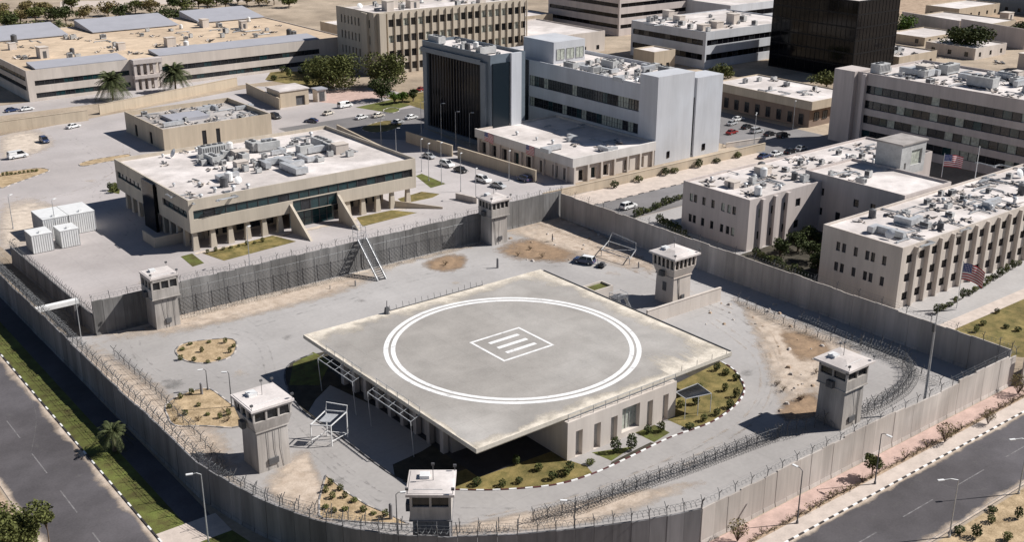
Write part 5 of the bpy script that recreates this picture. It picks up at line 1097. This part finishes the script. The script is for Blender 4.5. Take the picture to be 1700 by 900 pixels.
bushes([(549, 806), (541, 818), (552, 828), (573, 827), (588, 834), (573, 848), (565, 815), (604, 850), (620, 855), (640, 858), (540, 845), (555, 852)], BS, 'tiny shrub in the wedge-shaped bed', 'shrubs in the wedge-shaped bed')
bushes([(5+i*7, 292-i*0.9) for i in range(9)], BS, 'tiny shrub on the long sand bed at the left edge', 'shrubs on the left car park bed')
bushes([(345+i*13, 420-i*2.6) for i in range(8)], BS, 'tiny shrub on the dry lawn of the office block', 'shrubs on the office lawn')
bushes([(1555+i*10.5, 521-i*6.2) for i in range(14)], BM, 'dark hedge bush in the row along the path before the ribbed facade', 'hedge row along the right path', s0=0.9, s1=1.5)
bushes([(1655, 520), (1632, 540), (1670, 545), (1620, 552), (1690, 550)], BM, 'round dark bush on the right-hand lawn', 'bushes on the right-hand lawn')
bushes([(1055+i*6.5, 361-i*2.6) for i in range(13)], BM, 'dark hedge bush along the inner road by the white off-road car', 'hedge along the inner road', s0=1.0, s1=1.6)
bushes([(1095+i*5, 370+i*3.2) for i in range(10)], BM, 'dark shrub at the foot of the pinkish building', 'shrubs under the pinkish building', s0=1.1, s1=1.9)
bushes([(1255+i*9, 425+i*4) for i in range(10)], BM, 'dark green shrub in the court between the beige buildings', 'shrubs in the court', s0=1.1, s1=1.8)
bushes([(1020, 312), (1060, 302), (1105, 291), (1120, 287), (1160, 278), (1190, 270), (1225, 262)], BM, 'dark pointed shrub on the pavement before the draped wall', 'shrubs along the draped wall', s0=1.4, s1=2.0)
bushes([(183, 316), (190, 310), (195, 316), (188, 320)], BM, 'bright green bush in the bed left of the office block', 'bushes left of the office block', s0=1.0, s1=1.6)
bushes([(500, 122), (480, 128), (455, 133), (510, 140), (535, 143), (470, 120)], BM, 'dark shrub in the garden behind the gatehouse', 'shrubs behind the gatehouse', s0=1.8, s1=2.6)
bushes([(1647, 850), (1645, 868), (1592, 886), (1672, 898), (1690, 862), (1620, 893)], BM, 'dry bush on the sandy verge at the bottom right', 'bushes on the sandy verge', s0=0.8, s1=1.3)
# dry twig shrubs in the planting strip of the right pavement
def twigs(seed, h, n, spread, leafy=0):
    r = random.Random(seed); mb = MB()
    for _ in range(n):
        a = r.uniform(0, 6.28); s = r.uniform(0.2, 1)*spread; p1 = (s*0.4*math.cos(a), s*0.4*math.sin(a), h*0.5*r.uniform(.6, 1.1)); p2 = (s*math.cos(a), s*math.sin(a), h*r.uniform(.6, 1.1)); mb.tube([(0, 0, 0), p1, p2], 0.028, 3, 0.012)
        for _2 in range(2): b = a+r.uniform(-.8, .8); mb.tube([p1, (p1[0]+s*.5*math.cos(b), p1[1]+s*.5*math.sin(b), p1[2]+h*r.uniform(.1, .4))], 0.016, 3, 0.008)
    mb.k = 1
    if leafy: leaves(mb, (0, 0, h*0.75), (spread*0.9, spread*0.9, h*0.4), leafy, 0.13, r, hollow=0.0)
    return mb.mesh('dry_shrub', ('twig', 'leaf_dry'))
TW = [twigs(i, 0.9+0.2*(i % 3), 16, 0.9, 30) for i in range(4)]
for i in range(52):
    x = 101+i*1.35+RND.uniform(-.5, .5); o = link('dry_shrub', TW[i % 4], None, (x, 78.55+RND.uniform(-.2, .2), 0), RND.uniform(0, 6), RND.uniform(0.5, 1.15)); tag(o, 'low dry twiggy shrub in the planting strip of the right pavement', 'shrub', 'dry shrubs in the pavement strip')
TL = twigs(60, 2.6, 30, 1.5, 380)
tag(link('dry_shrub', TL, None, tuple(P(1568, 735)), 1.0, 1.1), 'tall pale dry shrub on the right pavement beyond the round tree', 'shrub')
tag(link('dry_shrub', TL, None, tuple(P(1640, 705)), 2.0, 0.8), 'dry shrub with bare twigs further up the right pavement', 'shrub')
tag(link('dry_shrub', TL, None, tuple(P(1224, 900)), 3.0, 1.1), 'dry bush in front of the right wall at the bottom edge', 'shrub')
tag(link('dry_shrub', TL, None, tuple(P(1690, 655)), 4.0, 1.2), 'dark dry shrub at the right edge by the wall corner', 'shrub')
for i, (u, v) in enumerate(((290, 700), (330, 700), (378, 700), (375, 685), (1355, 620), (1300, 650), (1330, 665), (1290, 640), (880, 415), (860, 425), (900, 428), (740, 440))):
    tag(link('dry_shrub', TW[i % 4], None, tuple(P(u, v)), i, 0.9), 'small leafless scrub plant on the bare sand of the landing yard', 'shrub', 'scrub on the bare sand')
RB = []
for k in range(5):
    r = random.Random(k+5); mb = MB(); n = 7; pl = [(math.cos(6.283*i/n)*r.uniform(.5, 1), math.sin(6.283*i/n)*r.uniform(.4, .9)) for i in range(n)]; mb.prism(pl, -0.05, r.uniform(.35, .7), [(x*.55, y*.55) for x, y in pl]); RB.append(mb.mesh('rubble_block', ('concrete', 'dirt')[k % 2]))
for k in range(70):
    r = random.Random(k+700); u, v = ((r.uniform(1285, 1440), r.uniform(555, 690)), (r.uniform(1160, 1330), r.uniform(490, 545)), (r.uniform(830, 1010), r.uniform(385, 435)))[k % 3]
    tag(link('rubble_block', RB[k % 5], None, tuple(P(u, v)), r.uniform(0, 6), r.uniform(0.2, 0.75)), ('loose lump of rubble on the bare ground near the right-hand watchtower', 'loose lump of rubble beside the shaded right wall', 'loose lump of rubble on the dirt mound by the utility vehicle')[k % 3], 'rubble', ('rubble by the right tower', 'rubble by the shaded wall', 'rubble on the mound')[k % 3])
# bollards round the landing yard
BO = MB(); BO.cyl(0, 0, 0, 1.3, 0.16, 0.14, 8); BO.cyl(0, 0, 1.3, 1.4, 0.14, 0.06, 8); BO = BO.mesh('bollard', 'concrete_grey')
for u, v, s in ((335, 655, 1.5), (649, 862, 1.7), (590, 475, 0.9), (548, 480, 0.6), (826, 445, 1.6), (1060, 445, 1), (917, 470, .8)):
    tag(link('bollard', BO, None, tuple(P(u, v)), 0, s), 'grey post standing alone on the landing yard', 'bollard', 'lone posts in the landing yard')
# ---------------------------------------------------------------- gatehouse
t = thing('gatehouse', 'beige gatehouse with slanted wall at the road behind the service building', 'gatehouse')
w = MB(); facade(w, (175, 352), (1, 0), 11, 0, 5.5, [(6, 9.5, 0.02, 3.5)], 0.6); facade(w, (175, 362), (0, -1), 10, 0, 5.5, (), .3); w.face([(186, 352, 0), (186, 362, 0), (186, 362, 5.5), (186, 352, 5.5)]); w.face([(175, 362, 0), (186, 362, 0), (186, 362, 5.5), (175, 362, 5.5)]); w.build('wall', 'stone_warm', t)
w = MB(); w.box(174.7, 186.3, 351.7, 362.3, 5.5, 5.9); w.build('roof', 'roof_pale', t); w = MB(); w.box(181.1, 184.4, 352.5, 352.6, 0.03, 3.5); w.build('door', 'metal_dark', t)
t = thing('guard_booth', 'small white guard booth beside the gatehouse', 'booth'); w = MB(); w.box(190, 193.5, 353, 356.5, 0, 4.2); w.build('wall', 'plaster', t); w = MB(); w.box(189.5, 194, 352.5, 357, 4.2, 4.6); w.build('roof', 'sheet_roof', t); w = MB(); w.box(190.8, 192.8, 352.9, 352.99, 0.2, 3.4); w.build('door', 'equip_dark', t)
# ---------------------------------------------------------------- things on the roofs
def mk_ac(seed):
    r = random.Random(seed); mb = MB(); w, d, h = r.uniform(0.9, 2.0), r.uniform(0.7, 1.2), r.uniform(0.8, 1.5)
    mb.box(-w/2, w/2, -d/2, d/2, 0.12, h); mb.k = 1; mb.cyl(0, 0, h+0.002, h+0.08, min(w, d)*0.38, None, 10); mb.box(-w/2-0.01, -w/2, -d*0.4, d*0.4, 0.25, h-0.15); mb.box(-w*.45, w*.45, -d/2-0.01, -d/2, h*0.35, h-0.1); mb.box(-w/2+.1, w/2-.1, -d/2+.1, d/2-.1, 0, 0.12)
    return mb.mesh('air_conditioner', ('equip', 'equip_dark'))
def mk_chiller(seed):
    r = random.Random(seed); mb = MB(); L = r.uniform(3, 5.5); mb.box(-L/2, L/2, -1.1, 1.1, 0.3, 2.1); mb.k = 1; mb.box(-L/2+0.2, L/2-0.2, -0.9, 0.9, 0, 0.3)
    for i in range(int(L/1.3)): mb.cyl(-L/2+0.8+i*1.25, 0, 2.1, 2.3, 0.5, None, 12)
    for i in range(int(L/0.5)): mb.box(-L/2+0.2+i*0.5, -L/2+0.45+i*0.5, -1.12, -1.1, 0.6, 1.9)
    return mb.mesh('chiller', ('equip', 'equip_dark'))
def mk_duct(seed):
    r = random.Random(seed); mb = MB(); L = r.uniform(3, 7); s = r.uniform(0.35, 0.6); mb.bar((0, 0, 0.3+s), (L, 0, 0.3+s), s*2, s*2); mb.bar((L-s, s, 0.3+s), (L-s, r.uniform(2, 4), 0.3+s), s*2, s*2)
    for i in range(3): mb.box(L*i/3+0.1, L*i/3+0.2, -s, s, 0, 0.3)
    return mb.mesh('duct', 'galv')
def mk_tank(seed):
    mb = MB(); mb.cyl(0, 0, 0.25, 1.75, 0.72, None, 14); mb.cyl(0, 0, 1.75, 2.0, 0.72, 0.25, 14); mb.k = 1; mb.box(-.6, .6, -.6, .6, 0, 0.25); return mb.mesh('water_tank', ('white_metal' if seed % 2 else 'equip_dark', 'metal_dark'))
def mk_dish(seed):
    mb = MB(); n = 12; mb.tube([(0, 0, 0), (0, 0, 0.9)], 0.06, 5); rings = [(0.05, 0.0), (0.5, 0.08), (0.95, 0.3)]
    b = len(mb.v)
    for rr, d in rings:
        for i in range(n): a = 2*math.pi*i/n; x, y, z = rr*math.cos(a), -d*1.0, rr*math.sin(a); mb.v.append((x, y*0.8-z*0.45+0, 1.1+z*0.85-d*0.5))
    for k in range(2):
        for i in range(n): mb.f.append((b+k*n+i, b+k*n+(i+1) % n, b+(k+1)*n+(i+1) % n, b+(k+1)*n+i)); mb.m.append(0)
    mb.tube([(0, 0, 1.1), (0, -0.75, 1.5)], 0.03, 3); return mb.mesh('satellite_dish', 'white_metal')
def mk_vent(seed):
    mb = MB(); mb.cyl(0, 0, 0, 0.8, 0.28, None, 9); mb.cyl(0, 0, 0.8, 1.05, 0.5, 0.3, 9); return mb.mesh('roof_vent', 'galv')
def mk_pipes(seed):
    r = random.Random(seed); mb = MB(); p = Vector((0, 0, 0.25)); pts = [p]; d = Vector((1, 0, 0))
    for i in range(r.randint(2, 4)):
        p = p+d*r.uniform(2, 6); pts.append(p.copy()); d = Vector((0, r.choice((-1, 1)), 0)) if d.x else Vector((r.choice((-1, 1)), 0, 0))
    for k in range(r.randint(1, 3)): mb.tube([q+Vector((k*0.28, k*0.28, 0)) for q in pts], 0.09, 5)
    for q in pts: mb.box(q.x-0.2, q.x+0.4, q.y-0.2, q.y+0.4, 0, 0.16)
    return mb.mesh('pipe_run', 'metal')
def mk_junk(seed):
    r = random.Random(seed); mb = MB()
    for i in range(7):
        mb.k = i % 2; x, y = r.uniform(-1.2, 1.2), r.uniform(-1, 1); a = Vector((x, y, 0.08)); mb.bar(a, a+Vector((r.uniform(-1.5, 1.5), r.uniform(-1.2, 1.2), r.uniform(0.05, 0.5))), r.uniform(.15, .6), r.uniform(.1, .16))
    return mb.mesh('scrap_pile', ('metal_dark', 'plaster'))
def mk_hut(seed):
    r = random.Random(seed); mb = MB(); w, d, h = r.uniform(1.8, 3.2), r.uniform(1.6, 2.6), r.uniform(1.6, 2.6); mb.box(-w/2, w/2, -d/2, d/2, 0, h); mb.box(-w/2-.1, w/2+.1, -d/2-.1, d/2+.1, h, h+0.12); mb.k = 1; mb.box(-.4, .4, -d/2-0.02, -d/2, 0.05, 1.6); return mb.mesh('plant_box', ('plaster', 'equip_dark'))
KIT = {'air_conditioner': ([mk_ac(i) for i in range(6)], 'air conditioner', 'grey air-conditioning unit'), 'chiller': ([mk_chiller(i) for i in range(4)], 'chiller', 'large grey chiller with fans'), 'duct': ([mk_duct(i) for i in range(4)], 'duct', 'bent silver air duct'),
       'water_tank': ([mk_tank(i) for i in range(2)], 'water tank', 'upright water tank'), 'satellite_dish': ([mk_dish(0)], 'dish', 'white satellite dish'), 'roof_vent': ([mk_vent(0)], 'vent', 'capped round roof vent'),
       'pipe_run': ([mk_pipes(i) for i in range(5)], 'pipes', 'run of grey pipes'), 'scrap_pile': ([mk_junk(i) for i in range(5)], 'scrap', 'heap of dark scrap and boards'), 'plant_box': ([mk_hut(i) for i in range(3)], 'plant box', 'small boxy plant housing')}
def clutter(where, z, rects, counts, seed, s=(0.85, 1.3), on=' on the roof of '):
    r = random.Random(seed)
    taken = []
    for kind, n in counts.items():
        ms, cat, txt = KIT[kind]
        for i in range(n):
            for _ in range(25):
                x0, x1, y0, y1 = r.choice(rects); x, y = r.uniform(x0, x1), r.uniform(y0, y1)
                big = {'chiller': 3.0, 'duct': 2.6, 'pipe_run': 0.6, 'scrap_pile': 1.0}.get(kind, 1.2)
                if all((x-a)**2+(y-b)**2 > (0.55*(big+c))**2 for a, b, c in taken): break
            taken.append((x, y, big)); o = link(kind, r.choice(ms), None, (x, y, z), r.choice((0, B_, math.pi, -B_))+r.uniform(-.08, .08), r.uniform(*s)); tag(o, txt+on+where, cat, cat+' on '+where)
clutter('the office block with teal ribbon', ZR_OFF, [(106, 140, 243, 266)], dict(chiller=9, duct=9, air_conditioner=30, plant_box=3, pipe_run=5, scrap_pile=8), 1)
clutter('the office block with teal ribbon', ZR_OFF, [(92, 106, 231, 245), (95, 145, 262, 272)], dict(pipe_run=5, satellite_dish=2, roof_vent=12, scrap_pile=6, water_tank=3), 2)
clutter('the single-storey service building', ZR_SM, [(123, 152, 322, 347)], dict(pipe_run=12, scrap_pile=20, air_conditioner=6, duct=4), 3)
clutter('the long building at top left', ZR_LONG, [(115, 232, 428, 485)], dict(scrap_pile=34, air_conditioner=20, pipe_run=10, plant_box=6, water_tank=6), 4, (1.0, 1.7))
clutter('the tall finned building', ZR_BEI, [(236, 303, 385, 408)], dict(air_conditioner=10, plant_box=4, satellite_dish=4, scrap_pile=5, water_tank=4), 5, (1.0, 1.7))
clutter('the dark-glass-fronted block', ZR_GLS, [(200, 209, 264, 294)], dict(air_conditioner=8, chiller=2, water_tank=2, pipe_run=3), 6)
clutter('the white-clad block', ZR_WHT, [(227, 247, 229, 266)], dict(chiller=5, air_conditioner=20, duct=6, satellite_dish=2, pipe_run=5, scrap_pile=20, roof_vent=6), 7)
clutter('the low white annex', ZR_ANX, [(196, 221, 222, 258)], dict(duct=3, pipe_run=4, scrap_pile=3, roof_vent=3), 8)
clutter('the pinkish paired-window building', ZR_A, [(190, 254, 156, 172)], dict(air_conditioner=16, scrap_pile=30, pipe_run=14, water_tank=4, roof_vent=8, plant_box=2), 9)
clutter('the linking wing', ZR_C, [(215, 229, 134, 157)], dict(air_conditioner=3, pipe_run=3, scrap_pile=3), 10)
clutter('the ribbed-facade building', ZR_B, [(187, 258, 115.5, 130)], dict(air_conditioner=16, duct=4, scrap_pile=36, pipe_run=20, satellite_dish=2, water_tank=3, roof_vent=6), 11)
clutter('the long right-edge block', ZR_FR, [(293, 321, 132, 198)], dict(chiller=7, air_conditioner=16, duct=10, scrap_pile=26, plant_box=5, pipe_run=12), 12, (1.0, 1.5))
clutter('the upper right', 0.0, [(436, 600, 205, 330)], dict(scrap_pile=30, plant_box=12), 30, (1.5, 3.0), on=' on the open ground at ')
clutter('the low brown building', ZR_ML, [(298, 315, 223, 258)], dict(air_conditioner=7, pipe_run=3, scrap_pile=3), 13)
clutter('the striped white block', ZR_ST, [(350, 404, 317, 354)], dict(air_conditioner=18, plant_box=5, scrap_pile=6, pipe_run=5), 14, (1.1, 1.8))
clutter('the long pale building', 8.0, [(348, 467, 170, 194)], dict(air_conditioner=22, scrap_pile=14, plant_box=5, water_tank=5), 15, (1.1, 1.9))
clutter('the tan house', 5.5, [(407, 430, 264, 290)], dict(air_conditioner=6, scrap_pile=5), 16, (1.1, 1.8))
clutter('the grey-pink flat building', 8.5, [(578, 657, 265, 297)], dict(air_conditioner=8, plant_box=5, scrap_pile=6), 17, (1.4, 2.2))
